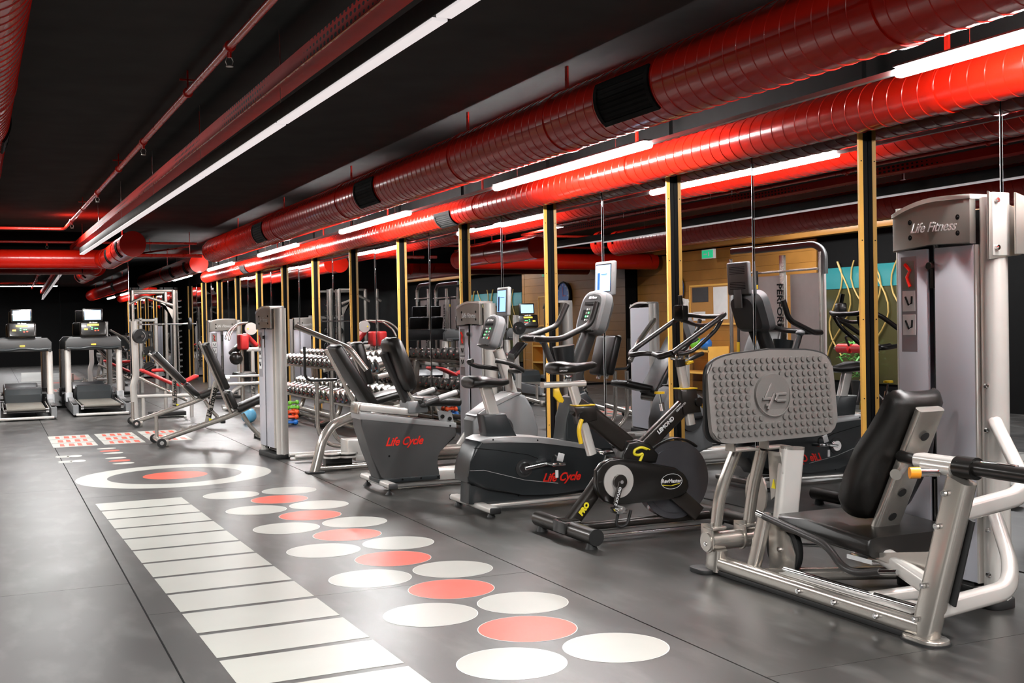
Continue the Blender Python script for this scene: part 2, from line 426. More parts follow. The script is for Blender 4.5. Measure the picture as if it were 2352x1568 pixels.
# lamp row
def tube_lamp(x, y0, y1, z, label, group):
    th = thing('tube_lamp', label, 'lamp', (x, (y0+y1)/2, z), group=group)
    b = B(); b.sweep([(0, (y0-y1)/2, 0), (0, (y1-y0)/2, 0)], rrect(.062, .045, .02, 4)); b.build('diffuser', tubeglow, th)
    B().box((0, 0, .027), (.075, y1-y0+.01, .010), bev=.003).build('housing', rubber, th)
    for s_ in (-.8, .8): B().cyl((0, s_, .045), (0, s_, ZC-z), .0015, 6).build('wire', steel, th)
    return th
names = ['nearest the viewer', 'above the upright bike', 'above the dumbbell rack end', 'fourth along the mirror wall', 'fifth along the mirror wall', 'farthest past the end mirror', 'behind the viewer']
for i, y0 in enumerate((1.75, 6.45, 11.13, 15.8, 20.45, 25.1, -2.9)):
    tube_lamp(3.845, y0, y0+2.45, 2.385, 'glowing white tube lamp under the red duct, ' + names[i], 'tube lamps along the mirror wall')
rl = tag(B().box((3.845, 13, 2.392), (.03, 31, .022)).build('lamp_rail', lgray), 'thin pale metal rail joining the glowing tube lamps', 'rail')
st = thing('strip_light', 'long pale rectangular strip light hanging from the black ceiling', 'lamp', (1.35, 10, 2.385))
def sx(y): return 1.535 - .0172*(y-3.7)*1.18
ys = [-3.1 + 2.37*i for i in range(10)]
for a, b_ in zip(ys, ys[1:]):
    pa = Vector((sx(a), a+.022, 2.385)); pb = Vector((sx(b_), b_-.022, 2.385))
    B().sweep([pa, pb], rrect(.062, .012, .003, 2)).build('diffuser', stripm, st, world=True)
    B().cyl((pa.x, a+.012, 2.47), (pa.x, a+.012, ZC), .0015, 6).build('wire', steel, st, world=True)
B().sweep([(sx(-3.1), -3.1, 2.435), (sx(ys[-1]), ys[-1], 2.435)], rrect(.06, .085, .004, 2)).build('housing', rubber, st, world=True)
tr = thing('cable_tray', 'red perforated cable tray running beside the long pale strip light', 'cable tray', (1.4, 10, 2.6))
q0, q1 = Vector((1.66, -3, 2.58)), Vector((1.27, 21.2, 2.58))
q = B(); q.sweep([q0, q1], [(-.06, .0), (-.058, .0), (-.05, .002), (.055, .002), (.06, .07), (.056, .07), (.05, .008), (-.052, .006), (-.06, .09), (-.064, .09)]).build('tray', perf, tr, world=True)
B().tube([q0+Vector((-.062, 0, 0)), q1+Vector((-.062, 0, 0))], .005, n=6).build('tray_lip', pipered, tr, world=True)
for i in range(8):
    y = 1.5+i*2.5; x = 1.66 - .0161*(y+3)
    B().cyl((x, y, 2.6), (x, y, ZC), .003, 6).build('hanger_rod', pipered, tr, world=True)
def sprinkler(par, p):
    p = Vector(p)
    b = B(); b.cyl(p+Vector((0, 0, -.02)), p+Vector((0, 0, -.055)), .012, 10)
    b.build('fitting', pipered, par, world=True)
    h = B().tube([p+Vector((-.012, 0, -.055)), p+Vector((-.02, 0, -.075)), p+Vector((-.012, 0, -.1)), p+Vector((.012, 0, -.1)), p+Vector((.02, 0, -.075)), p+Vector((.012, 0, -.055))], .003, n=6)
    h.cyl(p+Vector((0, 0, -.104)), p+Vector((0, 0, -.1)), .02, 12).build('sprinkler_head', steel, par, world=True)
sp = thing('sprinkler_pipe', 'thin red sprinkler pipe with hanging heads near the ceiling, turning a corner', 'pipe', (1.1, 10, 2.75))
def spx(y): return 1.225 - .0149*(y-4.0)
B().tube([(spx(-3), -3, 2.76), (spx(18.3), 18.3, 2.76), (-2.2, 18.3, 2.76)], .021, fil=.08).build('pipe', pipered, sp, world=True)
for y in (6.3, 9.7, 13.4, 16.9, 3.0): sprinkler(sp, (spx(y), y, 2.76)); B().cyl((spx(y), y-.03, 2.76), (spx(y), y+.03, 2.76), .03, 14).build('pipe_joint', pipered, sp, world=True)
for y in (7.6, 11.4, 15.2, 4.6): B().cyl((spx(y), y-.008, 2.76), (spx(y), y+.008, 2.76), .032, 14).box((spx(y), y, 2.84), (.1, .012, .01)).box((spx(y), y, 2.85), (.01, .012, .12)).build('pipe_clamp', pipered, sp, world=True)
cp = thing('cross_pipe', 'upper red pipe crossing the far ceiling above the duct end cap', 'pipe', (0, 20.2, 2.7))
B().tube([(-2.3, 20.2, 2.7), (3.2, 20.2, 2.7)], .02).build('pipe', pipered, cp, world=True); sprinkler(cp, (.85, 20.2, 2.7))
cp2 = thing('cross_pipe', 'lower thick red pipe crossing from the round end cap to the big duct', 'pipe', (2.6, 20.3, 2.5))
B().tube([(1.8, 20.3, 2.5), (3.3, 20.3, 2.5)], .03).build('pipe', pipered, cp2, world=True)
for x_ in (2.0, 3.1): B().cyl((x_, 20.3, 2.52), (x_, 20.3, ZC), .006, 8).build('hanger_rod', pipered, cp2, world=True)
cp3 = thing('cross_pipe', 'thin dull red pipe slanting away to the end mirror corner', 'pipe', (2.5, 21, 2.5))
B().tube([(3.1, 20.35, 2.66), (2.2, 23.5, 2.66)], .016).build('pipe', pipered, cp3, world=True)
B().cyl((2.65, 21.92, 2.67), (2.65, 21.92, ZC), .006, 8).build('hanger_rod', pipered, cp3, world=True)

# ================= floor prints =================
CL, SL = math.cos(-.0218), math.sin(-.0218)
def LP_(x, y):  # ladder frame (metres, origin under the camera) -> world
    return (x*CL + y*SL, -x*SL + y*CL)
h = CAMH
R_DOT = .16084*h
def disc(cx, cy, r, m, par, name, z=.0008, hole=0., n=64):
    c = LP_(cx, cy); b = B()
    o = [b.bm.verts.new((c[0]+r*math.cos(2*PI*i/n), c[1]+r*math.sin(2*PI*i/n), z)) for i in range(n)]
    if hole:
        q = [b.bm.verts.new((c[0]+hole*math.cos(2*PI*i/n), c[1]+hole*math.sin(2*PI*i/n), z)) for i in range(n)]
        for i in range(n): b.bm.faces.new((o[i], o[(i+1) % n], q[(i+1) % n], q[i]))
    else: b.bm.faces.new(o)
    return b.build(name, m, par, world=True)
dots = thing('dot_pattern', 'three rows of white and orange round floor dots beside the ladder bars', 'floor marking', (*LP_(2.1, 6), 0))
ring_m = mat('dot_rim', (.7, .7, .66), .35)
def dot(cx, cy, m):
    o = disc(cx, cy, R_DOT, m, dots, 'dot', .0012); disc(cx, cy, R_DOT+.004, ring_m, dots, 'dot_rim', .0008, hole=R_DOT-.004)
xa, xb, xc = 1.44194*h, 1.65188*h, 1.79312*h
y0, s_, yb, yc = 3.10113*h, .6557*h, 3.42612*h, 3.0985*h
for k in range(7):
    dot(xa, y0+k*s_, stick_white); dot(xc*1.045 if False else xc, yc+k*s_, stick_white)
    if k < 6: dot(xb, yb+k*s_, stick_orange)
ladd = thing('ladder_pattern', 'column of wide off-white agility ladder bars printed on the floor', 'floor marking', (*LP_(1.15, 6), 0))
xl, xr, yl, sl = .67949*h, 1.16324*h, 7.10933*h, .32404*h
for k in range(-0, 17):
    ya = yl - k*sl; yb2 = ya - sl + .045
    P = [LP_(xl, ya), LP_(xr, ya), LP_(xr, yb2), LP_(xl, yb2)]
    B().prism(P, .0003, .0012, 'z').build('bar', stick_white, ladd, world=True)
tgt = thing('target_ring', 'large white ring with an orange centre printed on the floor', 'floor marking', (1.43, 10.45, 0))
def LPi(x, y): return (x*CL - y*SL, x*SL + y*CL)
cx, cy = LPi(1.43, 10.45)
disc(cx, cy, .815, stick_white, tgt, 'outer_ring', hole=.56); disc(cx, cy, .27, stick_orange, tgt, 'centre_disc')
def board(x0, x1, y0_, y1_, label):
    th = thing('print_board', label, 'floor marking', ((x0+x1)/2, (y0_+y1_)/2, 0), group='white floor boards with orange characters')
    n = 3
    for k_ in range(n):
        a = y0_+(y1_-y0_)*k_/n; b_ = y0_+(y1_-y0_)*(k_+1)/n-.03
        B().prism([(x0, a), (x1, a), (x1, b_), (x0, b_)], .0003, .0011, 'z').build('stripe', stick_white, th, world=True)
        for j in range(4):
            x = x0+(x1-x0)*(.16+.2*j); wdt = (x1-x0)*(.10+.03*((j+k_) % 2))
            B().prism([(x, a+.10), (x+wdt, a+.07), (x+wdt*1.1, b_-.12), (x+wdt*.2, b_-.08)], .0012, .0018, 'z').build('character', stick_orange, th, world=True)
board(.59, 1.05, 13.65, 15.17, 'striped white floor board with orange characters nearest the treadmills')
board(1.12, 1.56, 13.68, 15.17, 'striped white floor board with orange characters beside the bench wheels')
board(1.63, 2.08, 13.7, 15.22, 'striped white floor board with orange characters partly under the incline bench')
def foot(x, y, m, par, L=.20, Wd=.075):
    n = 20; poly = [(x+L/2*math.cos(2*PI*i/n), y+Wd*math.sin(2*PI*i/n)*(1+.3*math.cos(2*PI*i/n))) for i in range(n)]
    B().prism(poly, .0003, .0011, 'z').build('oval', m, par, world=True)
for yy, lab in ((12.95, 'set of three white and orange floor ovals nearer the boards'), (11.92, 'set of three white and orange floor ovals nearer the target ring')):
    th = thing('oval_print', lab, 'floor marking', (1.12, yy, 0), group='floor oval sets')
    foot(1.10, yy+.27, stick_white, th); foot(1.11, yy, stick_orange, th); foot(1.12, yy-.26, stick_white, th)
for yy, lab in ((12.62, 'white hand shaped floor print nearer the boards'), (12.12, 'white hand shaped floor print nearer the target ring')):
    th = thing('hand_print', lab, 'floor marking', (.69, yy, 0), group='floor hand prints')
    foot(.74, yy, stick_white, th, .15, .10)
    for j in range(4): B().prism([(.56+.012*(j % 2), yy-.09+j*.05), (.69, yy-.09+j*.05), (.69, yy-.055+j*.05), (.56+.012*(j % 2), yy-.055+j*.05)], .0003, .0011, 'z').build('finger', stick_white, th, world=True)

# ================= equipment =================
def weight_tower(label, loc, hgt, rz, placards=True, group=None):
    th = thing('weight_tower', label, 'weight stack', loc, rz, group)
    H = hgt; Wd = .62; D = .20
    for s_ in (-1, 1):
        q = B(); yc_ = -.255 if s_ < 0 else .275
        prof = circ(20, .058, .055) if s_ < 0 else circ(20, .05, .035)
        A = [q.bm.verts.new((a-.012, yc_+b_, .02)) for a, b_ in prof]; D2 = [q.bm.verts.new((a-.012, yc_+b_, H-.02)) for a, b_ in prof]
        n = 20
        for j in range(n): q.bm.faces.new((A[j], A[(j+1) % n], D2[(j+1) % n], D2[j]))
        q.bm.faces.new(D2); q.bm.faces.new(list(reversed(A)))
        q.build('side_column', pale, th)
    # back shroud
    B().box((.035, 0, H/2), (.010, Wd-.10, H-.12)).build('rear_shroud', panelm, th)
    # front panels
    B().box((-.065, .17, H/2-.06), (.014, .19, H-.32), bev=.004).build('front_panel', panelm, th)
    B().box((-.068, -.088, H/2-.06), (.014, .235, H-.32), bev=.004).build('front_panel', panelm, th)
    B().box((-.05, -.207, H/2-.06), (.05, .008, H-.32)).build('panel_edge', pale, th)
    for dy in (.024, .042): B().cyl((-.05, dy+.012, .08), (-.05, dy+.012, H-.1), .006, 8).build('guide_rod', chrome, th)
    B().box((-.01, .02, .42), (.06, .34, .70)).build('weight_stack', weightm, th)
    B().box((-.06, .045, .30), (.02, .02, .45), bev=.003).build('selector_bar', blackm, th)
    B().cyl((-.06, .045, H-.30), (-.095, .045, H-.30), .017, 14).box((-.062, .045, H-.34), (.03, .02, .12)).build('selector_head', blackm, th)
    # header
    top = []
    for i in range(13):
        y = -.20 + .475*i/12; t = (i/12-.42)/.58
        top.append((y, H - .055*t*t*(1 if t > 0 else .25)))
    poly = top + [(.275, H-.225), (.04, H-.205), (-.20, H-.215)]
    hp_ = B().prism(poly, -.092, -.055, 'x', bev=.006).build('header_plate', plate_gray, th)
    lid = [(a, b_+.006) for a, b_ in top]
    poly2 = lid + [(y, z-.02) for y, z in reversed(lid)]
    B().prism([(a*1.02, b_) for a, b_ in poly2], -.094, .05, 'x', bev=.003).build('top_cover', pale, th)
    bolts(th, [(-.092, y, z) for y in (.16, -.13) for z in (H-.095, H-.165)], (-1, 0, 0), r=.012, h=.001, name='plate_hole', m=blackgap)
    text('Life Fitness', .062, white, hp_, (-.0935, .02, H-.128), (0, -1, -.02), (0, 0, 1), shear=.4, bold=.0004)
    if placards:
        for y in (.19,):
            B().box((-.0735, y, H-.47), (.003, .10, .44)).build('placard', mat('placard_gray_%d' % len(MATS), (.30, .29, .31), .4), th)
            pl = [c_ for c_ in th.children if c_.name.startswith('placard')][-1]
            B().box((-.0765, y, H-.335), (.002, .075, .13)).build('picture', plate_gray, pl)
            B().tube([(-.0785, y+.02, H-.285), (-.0785, y-.012, H-.315), (-.0785, y+.008, H-.345), (-.0785, y-.012, H-.39)], .009, n=6).build('figure_mark', redp, pl)
            for z in (H-.455, H-.565):
                B().box((-.0765, y, z), (.002, .082, .095), bev=.0008, seg=1).build('picture', white, pl)
                B().tube([(-.0785, y+.02, z+.02), (-.0785, y-.0, z-.018), (-.0785, y-.02, z-.01), (-.0785, y-.022, z+.022)], .005, n=6).build('figure_mark', blackgap, pl)
    B().prism([(a-.015, b_) for a, b_ in rrect(.15, Wd, .05)], 0, .045, 'z', bev=.006).build('plinth', rubber, th)
    return th

# ---------- seated leg press (nearest) ----------
weight_tower('tall silver weight stack tower behind the black seat nearest the viewer', (3.965, 4.015, 0), 1.79, 0)
lt = [o for o in C.objects if o.name == 'weight_tower'][0]
W_ = dict(world=True)
pb = B().prism([(3.865, 1.50), (3.865, 1.79), (4.06, 1.70), (4.09, 1.56), (4.05, 1.52)], 3.70, 3.712, 'y', bev=.004)
lp = thing('leg_press', 'seated leg press with grey studded footplate and black padded seat', 'exercise machine', (3.3, 4.2, 0))
# cable bracket
pb.prism([(3.955, 1.52), (3.955, 1.78), (4.16, 1.72), (4.24, 1.60), (4.2, 1.52)], 3.64, 3.652, 'y', bev=.003)
pb.build('pulley_bracket', steel, lp, **W_)
B().box((3.93, 3.71, 1.65), (.10, .03, .27), bev=.006).build('bracket_plate', pale, lp, **W_)
bolts(lp, [(3.90, 3.694, 1.55), (3.90, 3.694, 1.75), (4.10, 3.636, 1.58), (4.16, 3.636, 1.66)], (0, -1, 0), **W_)
B().cyl((4.12, 3.66, 1.52), (4.12, 3.66, 1.28), .006, 8).cyl((4.12, 3.66, 1.53), (4.12, 3.66, 1.46), .012, 10).build('cable', chrome, lp, **W_)
poly = [(4.20+.085*math.cos(a), 1.17+.13*math.sin(a)*(1 if math.sin(a) > 0 else .9)) for a in [2*PI*i/24 for i in range(24)]]
B().prism(poly, 3.62, 3.632, 'y', bev=.003).build('pulley_plate', steel, lp, **W_)
bolts(lp, [(4.2, 3.615, 1.18), (4.2, 3.615, 1.10)], (0, -1, 0), **W_)
B().prism([(4.02, .20), (4.25, .14), (4.3, .02), (4.2, -.0 + .01), (4.08, .06)], 3.50, 3.512, 'y', bev=.003).build('pulley_plate', steel, lp, **W_)
# base beam
B().rtube([(3.29, 3.5, .052), (3.29, 4.92, .055)], .075, .07).build('base_beam', silver, lp, **W_)
bolts(lp, [(3.25, y, .055) for y in (3.72, 3.98, 4.22)], (-1, 0, 0), **W_)
B().box((3.29, 4.2, .012), (.06, 1.4, .022), bev=.003).build('beam_pad', rubber, lp, **W_)  # black rubber strip along the underside of the base beam
B().tube([(3.35, 3.6, .10), (3.35, 4.45, .095)], .016).build('slide_rod', chrome, lp, **W_)
B().box((3.325, 4.0, .092), (.06, .85, .006), bev=.002).build('slide_plate', pale, lp, **W_)
# front leg
B().rtube([(3.29, 3.495, .02), (3.29, 3.295, .655)], .07, .115, up=(0, 1, 0)).build('front_leg', silver, lp, **W_)
B().prism([(3.29+a, 3.49+b_) for a, b_ in rrect(.12, .2, .058, 6)], .0, .022, 'z', bev=.005).build('foot_plate', silver, lp, **W_)
B().prism([(3.29+a, 3.49+b_) for a, b_ in rrect(.13, .21, .06, 6)], .0, .009, 'z').build('rubber_foot', rubber, lp, **W_)
bolts(lp, [(3.252, 3.53-(z-.0)*.315, z) for z in (.09, .23, .47, .60)], (-1, 0, 0), **W_)
B().rtube([(3.33, 3.39, .16), (3.33, 3.29, .50)], .012, .035, up=(0, 1, 0)).build('rubber_bumper', rubber, lp, **W_)
# top tee & handles
B().tube([(3.31, 3.50, .686), (3.30, 3.34, .688)], .03).build('carriage_tube', pale, lp, **W_)
B().tube([(3.50, 3.84, .675), (3.31, 3.46, .69)], .026).build('inner_slide', blackm, lp, **W_)
B().tube([(3.31, 3.28, .70), (3.30, 2.98, .70)], .030).cyl((3.31, 3.33, .698), (3.31, 3.24, .698), .042, 18).build('slide_handle', blackm, lp, **W_)
B().box((3.305, 3.13, .712), (.022, .16, .04), bev=.003).build('slide_scale', chrome, lp, **W_)
B().rtube([(3.33, 3.55, .70), (3.31, 3.30, .703)], .075, .055, up=(0, 0, 1)).build('head_casting', pale, lp, **W_)
B().cyl((3.28, 3.40, .67), (3.19, 3.44, .67), .016, 14).build('pull_knob', chrome, lp, **W_)
B().cyl((3.215, 3.43, .67), (3.18, 3.447, .67), .022, 18).build('pull_knob', orangem, lp, 'orange pull knob', **W_)
# seat back
nrm = Vector((0, .90, .43)).normalized()
def padpt(x, s, t):  # s up the pad, t toward +Y normal
    up = Vector((0, -.48, .877)); nn = Vector((0, .877, .48))
    return Vector((x, 4.135, .375)) + up*s + nn*t
q = B(); n = 16; rings = []
for s1, wd, th0 in ((0, .10, .02), (.02, .15, .045), (.08, .19, .055), (.2, .205, .058), (.34, .20, .055), (.44, .165, .055), (.52, .145, .055), (.60, .14, .05), (.635, .12, .03), (.645, .09, .01)):
    rr = []
    for i in range(20):
        a = 2*PI*i/20; c_, s2 = math.cos(a), math.sin(a)
        rr.append(q.bm.verts.new(padpt(3.60 + wd*math.copysign(abs(c_)**.5, c_), s1, th0*math.copysign(abs(s2)**.5, s2)+.03*(c_*c_))))
    rings.append(rr)
for A, D_ in zip(rings, rings[1:]):
    for j in range(20): q.bm.faces.new((A[j], A[(j+1) % 20], D_[(j+1) % 20], D_[j]))
q.bm.faces.new(rings[0]); q.bm.faces.new(list(reversed(rings[-1])))
q.build('back_pad', vinyl, lp, sharp=60, **W_)
pth = [padpt(3.60, -.03, -.085), padpt(3.60, .61, -.075)]
sp_ = B().rtube(pth, .14, .04, up=(0, -1, 0)); sp_.build('back_spine', silver, lp, **W_)
for s1 in (.07, .2, .36, .49):
    p_ = padpt(3.60, s1, -.104); B().cyl(p_, p_+Vector((0, -.877, -.48))*.002, .021, 18).build('spine_hole', rubber, lp, **W_)
B().cyl(padpt(3.56, .33, -.085), padpt(3.48, .33, -.14), .025, 18).build('spine_bracket', silver, lp, **W_)
# seat
q = B(); q.prism([(3.87, .25), (4.50, .268), (4.52, .345), (4.3, .352), (3.87, .335)], 3.35, 3.88, 'x', bev=.03, seg=3); q.build('seat_pad', vinyl, lp, sharp=50, **W_)
B().box((3.5, 4.05, .235), (.1, .12, .03), bev=.004).box((3.45, 4.02, .215), (.06, .16, .02)).build('seat_clamp', chrome, lp, **W_)
B().rtube([(3.52, 4.2, .26), (3.46, 3.90, .245), (3.33, 3.50, .205)], .06, .075, fil=.08).build('seat_beam', pale, lp, **W_)
B().prism([(3.98, .25), (3.55, .33), (3.50, .21)], 3.40, 3.406, 'x').build('gusset', silver, lp, **W_)
# grip rail
B().tube([(3.31, 4.55, .335), (3.31, 4.10, .275), (3.31, 4.00, .195), (3.31, 3.90, .185), (3.34, 3.80, .21)], .017, fil=.06).build('side_grip', grip, lp, **W_)
B().cyl((3.335, 3.81, .208), (3.36, 3.72, .22), .012, 12).cyl((3.31, 4.54, .334), (3.31, 4.60, .342), .016, 12).build('grip_mount', chrome, lp, **W_)
B().tube([(3.80, 4.5, .31), (3.86, 4.15, .32), (3.85, 3.95, .24), (3.7, 3.85, .23)], .017, fil=.06).build('side_grip', pale, lp, **W_)
# upright posts, footplate
B().rtube([(3.31, 4.645, .06), (3.345, 4.60, .30), (3.345, 4.60, .34)], .05, .07, up=(0, 1, 0)).build('grip_post', silver, lp, **W_)
B().rtube([(3.47, 4.64, .07), (3.53, 4.62, .635)], .125, .06, up=(0, 1, 0)).build('stop_post', pale, lp, **W_)
B().sweep([(3.53, 4.62, .633), (3.531, 4.62, .645)], rrect(.13, .065, .03, 4), up=(0, 1, 0)).build('post_cap', silver, lp, **W_)
pl_ = [(4.50, .05), (4.64, .05), (4.64, .30), (4.56, .30), (4.48, .24), (4.44, .16), (4.45, .09)]
B().prism(pl_, 3.40, 3.408, 'x', bev=.002).build('pulley_guard', silver, lp, **W_)
B().prism([(4.55+.125*math.cos(a), .17+.125*math.sin(a)) for a in [2*PI*i/28 for i in range(28)]], 3.41, 3.44, 'x', bev=.004).build('pulley', rubber, lp, **W_)
bolts(lp, [(3.40, 4.55, .17)], (-1, 0, 0), **W_)
B().prism([(4.72, .62), (4.62, .62), (4.60, .52), (4.64, .42), (4.70, .38)], 3.46, 3.468, 'x', bev=.002).build('cam_plate', steel, lp, **W_)
B().prism([(4.688, .44), (4.658, .44), (4.672, .485)], 3.455, 3.459, 'x').build('warning_sticker', yellowp, lp, **W_)
B().prism([(5.02+.09*math.cos(a), .36+.12*math.sin(a)) for a in [2*PI*i/24 for i in range(24)]], 3.60, 3.61, 'x').build('cam_plate', steel, lp, **W_)
B().cyl((3.21, 4.90, .165), (3.62, 4.90, .165), .047, 20).build('pivot_tube', silver, lp, **W_)
B().rtube([(3.28, 4.92, .02), (3.28, 4.90, .13)], .07, .11, up=(0, 1, 0)).build('rear_post', silver, lp, **W_)
B().prism([(3.24+a, 4.97+b_) for a, b_ in rrect(.1, .16, .048, 6)], .0, .022, 'z', bev=.004).build('rubber_foot', rubber, lp, **W_)
for x0, x1, yt in ((3.23, 3.335, 4.80), (3.425, 3.45, 4.75)):
    B().prism([(4.90+.055*math.cos(a), .165+.055*math.sin(a)) for a in [PI+PI*i/12 for i in range(13)]] + [(4.95, .25), (4.86, .26)], x0-.012, x0, 'x', bev=.002).build('pivot_bracket', silver, lp, **W_)
    B().rtube([(x0+.03, 4.88, .24), (x0+.03, 4.84, .42), (x1+.0, yt, .63)], .05, .055, fil=.1, up=(0, 1, 0)).build('push_arm', silver, lp, **W_)
    B().box((x0+.03, 4.89, .235), (.085, .09, .018), bev=.006).build('pivot_bracket', silver, lp, **W_)
    B().box((x0+.08, 4.72, .635), (.14, .09, .012), bev=.004).box((x0+.0, 4.70, .665), (.01, .07, .06)).build('plate_bracket', steel, lp, **W_)
bolts(lp, [(3.218, 4.90, .155), (3.413, 4.90, .165)], (-1, 0, 0), **W_)
# footplate : local plane, facing -Y and slightly up
YF = 4.68
def fpp(x, z, t=0.):  # t toward viewer
    return Vector((x, YF + (z-.87)*.12 - t, z))
out = []
cw, cz = 3.455, .885
for i in range(48):
    a = 2*PI*i/48; c_, s2 = math.cos(a), math.sin(a)
    e = .28
    x = cw + .372*math.copysign(abs(c_)**e, c_); z = cz + .205*math.copysign(abs(s2)**e, s2)
    if z > cz: z += .04*(1-((x-cw)/.395)**2) - .035 + .02
    out.append((x, z - (x-cw)*(-.02)))
q = B(); A = [q.bm.verts.new(fpp(x, z, 0)) for x, z in out]; D_ = [q.bm.verts.new(fpp(x, z, .028)) for x, z in out]
fa = q.bm.faces.new(A); fb = q.bm.faces.new(list(reversed(D_)))
for j in range(48): q.bm.faces.new((A[j], D_[j], D_[(j+1) % 48], A[(j+1) % 48]))
bmesh.ops.bevel(q.bm, geom=list(fb.edges), offset=.008, segments=2, affect='EDGES')
B().prism([(x*1.0+(x-cw)*.02, z+(z-cz)*.03) for x, z in out], YF+.004, YF+.020, 'y').build('plate_edge', rubber, lp, **W_)
plateo = q.build('footplate', mat('studded_rubber_grey', (.155, .145, .135), .36, .2, bump=.2, bscale=300), lp, **W_)
q = B()
import itertools
cxs = []
for r_ in range(13):
    for c_i in range(22):
        x = cw - .362 + c_i*.0345; z = cz - .20 + r_*.0345
        if (x-3.445)**2 + (z-.895)**2 < .118**2: continue
        lim = [p for p in out]
        # inside test against inset outline
        inside = False; jn = len(lim)-1
        for i_ in range(len(lim)):
            xi, zi = lim[i_][0]*.945+cw*.055, lim[i_][1]*.93+cz*.07; xj, zj = lim[jn][0]*.945+cw*.055, lim[jn][1]*.93+cz*.07
            if (zi > z) != (zj > z) and x < (xj-xi)*(z-zi)/(zj-zi)+xi: inside = not inside
            jn = i_
        if inside: cxs.append((x, z))
for x, z in cxs: q.cone(fpp(x, z, .027), fpp(x, z, .036), .0138, .0126, 14)
studs = q.build('stud_grid', plateo.data.materials[0], plateo); studs['kind'] = 'stuff'; studs.location = -Vector(lp.location)
B().cone(fpp(3.445, .895, .024), fpp(3.445, .895, .036), .107, .103, 48).build('emblem_disc', plateo.data.materials[0], lp, **W_)
q = B(); q.tube([fpp(3.445+.1*math.cos(2*PI*i/40), .895+.1*math.sin(2*PI*i/40), .037) for i in range(40)], .004, n=6, closed=True).build('emblem_rim', plateo.data.materials[0], lp, **W_)
emb = mat('emblem_relief', (.17, .16, .15), .35, .2)
q = B(); T = .037
def bar(x0, z0, x1, z1, w=.013): q.rtube([fpp(x0, z0, T+.002), fpp(x1, z1, T+.002)], .008, w, up=(0, 0, 1)) if abs(x1-x0) > abs(z1-z0) else q.rtube([fpp(x0, z0, T+.002), fpp(x1, z1, T+.002)], w, .008, up=(0, -1, 0))
bar(3.445, .965, 3.395, .885); bar(3.38, .88, 3.43, .88); bar(3.455, .90, 3.52, .90); bar(3.45, .905, 3.405, .83); bar(3.46, .868, 3.515, .868); bar(3.47, .90, 3.452, .87); bar(3.395, .85, 3.42, .85)
q.build('emblem_letters', emb, lp, **W_)
B().box((3.47, YF+.03, .74), (.3, .04, .1), bev=.005).build('plate_back_bracket', silver, lp, **W_)
# linking tubes to tower
B().rtube([(3.34, 3.41, .50), (3.70, 3.41, .545), (3.78, 3.45, .59), (3.93, 3.74, .80)], .055, .075, fil=.10).build('link_tube', pale, lp, **W_)
B().rtube([(3.30, 3.43, .14), (3.64, 3.41, .18), (3.72, 3.47, .26), (3.91, 3.74, .44)], .055, .075, fil=.10).build('link_tube', pale, lp, **W_)
B().rtube([(3.34, 3.86, .085), (3.6, 3.80, .10)], .05, .06).build('low_tube', pale, lp, **W_)
B().rtube([(3.29, 4.6, .05), (3.95, 4.3, .05)], .06, .06).build('low_tube', silver, lp, **W_)
for z in (.96, .34): bolts(lp, [(x, 3.756, z_) for x in (3.89, 3.98) for z_ in (z, z-.19)][:3], (0, -1, 0), **W_)
B().prism([(3.40+a, 3.60+b_) for a, b_ in rrect(.10, .24, .045, 6)], .085, .10, 'z', bev=.003).build('belt_guard', pale, lp, **W_)
B().prism([(3.41+.07*math.cos(a), 3.66+.1*math.sin(a)) for a in [2*PI*i/24 for i in range(24)]], .06, .08, 'z').build('pulley', rubber, lp, **W_)
B().prism([(3.95+.05*math.cos(a), 3.77+.05*math.sin(a)) for a in [2*PI*i/24 for i in range(24)]], .0, .05, 'z', bev=.004).build('tower_foot', pale, lp, **W_)

# ---------- spin bike ----------
sb = thing('spin_bike', 'black indoor spin bike with yellow levers and a steel flywheel', 'exercise bike', (3.03, 6.1, 0))
B().prism([(.156, .33), (.165, .40), (.20, .44), (.25, .462), (.307, .468), (.38, .455), (.51, .425), (.70, .382), (.755, .345), (.785, .30), (.79, .26), (.77, .225), (.73, .203), (.65, .197), (.45, .193), (.28, .190), (.21, .215), (.17, .265)], -.105, -.055, 'y', bev=.012, seg=3).build('chain_guard', blackm, sb)
B().cyl((.735, .035, .30), (.735, -.035, .30), .236, 64).build('flywheel', wheelgray, sb)
B().cyl((.735, -.036, .30), (.735, -.04, .30), .20, 48).build('flywheel_face', wheelgray, sb)
B().sweep([(.735+.25*math.cos(a), 0, .30+.25*math.sin(a)) for a in [math.radians(50+6*i) for i in range(16)]], rrect(.075, .012, .004, 2), up=(0, 0, 1)).build('brake_fender', blackm, sb)
B().cyl((.303, -.105, .330), (.303, -.112, .330), .098, 48).build('crank_disc', pale, sb)
B().cyl((.303, -.11, .330), (.303, -.135, .330), .042, 28).build('crank_boss', brownblack, sb)
B().rtube([(.303, -.135, .33), (.262, -.14, .205)], .036, .016, up=(0, 1, 0)).build('crank_arm', brownblack, sb)
B().cyl((.303, -.145, .33), (.303, -.15, .33), .011, 10).build('bolt', chrome, sb)
text('GRUVOLT', .022, white, sb, (.275, -.150, .25), (-.31, 0, -.95), (-.95, 0, .31), sx=1.1, bold=.0008)
B().box((.255, -.19, .175), (.07, .09, .03), bev=.006).cyl((.262, -.14, .19), (.262, -.24, .19), .012, 12).build('pedal', chrome, sb)
B().tube([(.25, -.19, .16), (.235, -.19, .09), (.27, -.19, .075), (.31, -.19, .09), (.335, -.19, .17)], .009, fil=.03, n=8).build('toe_cage', rubber, sb)
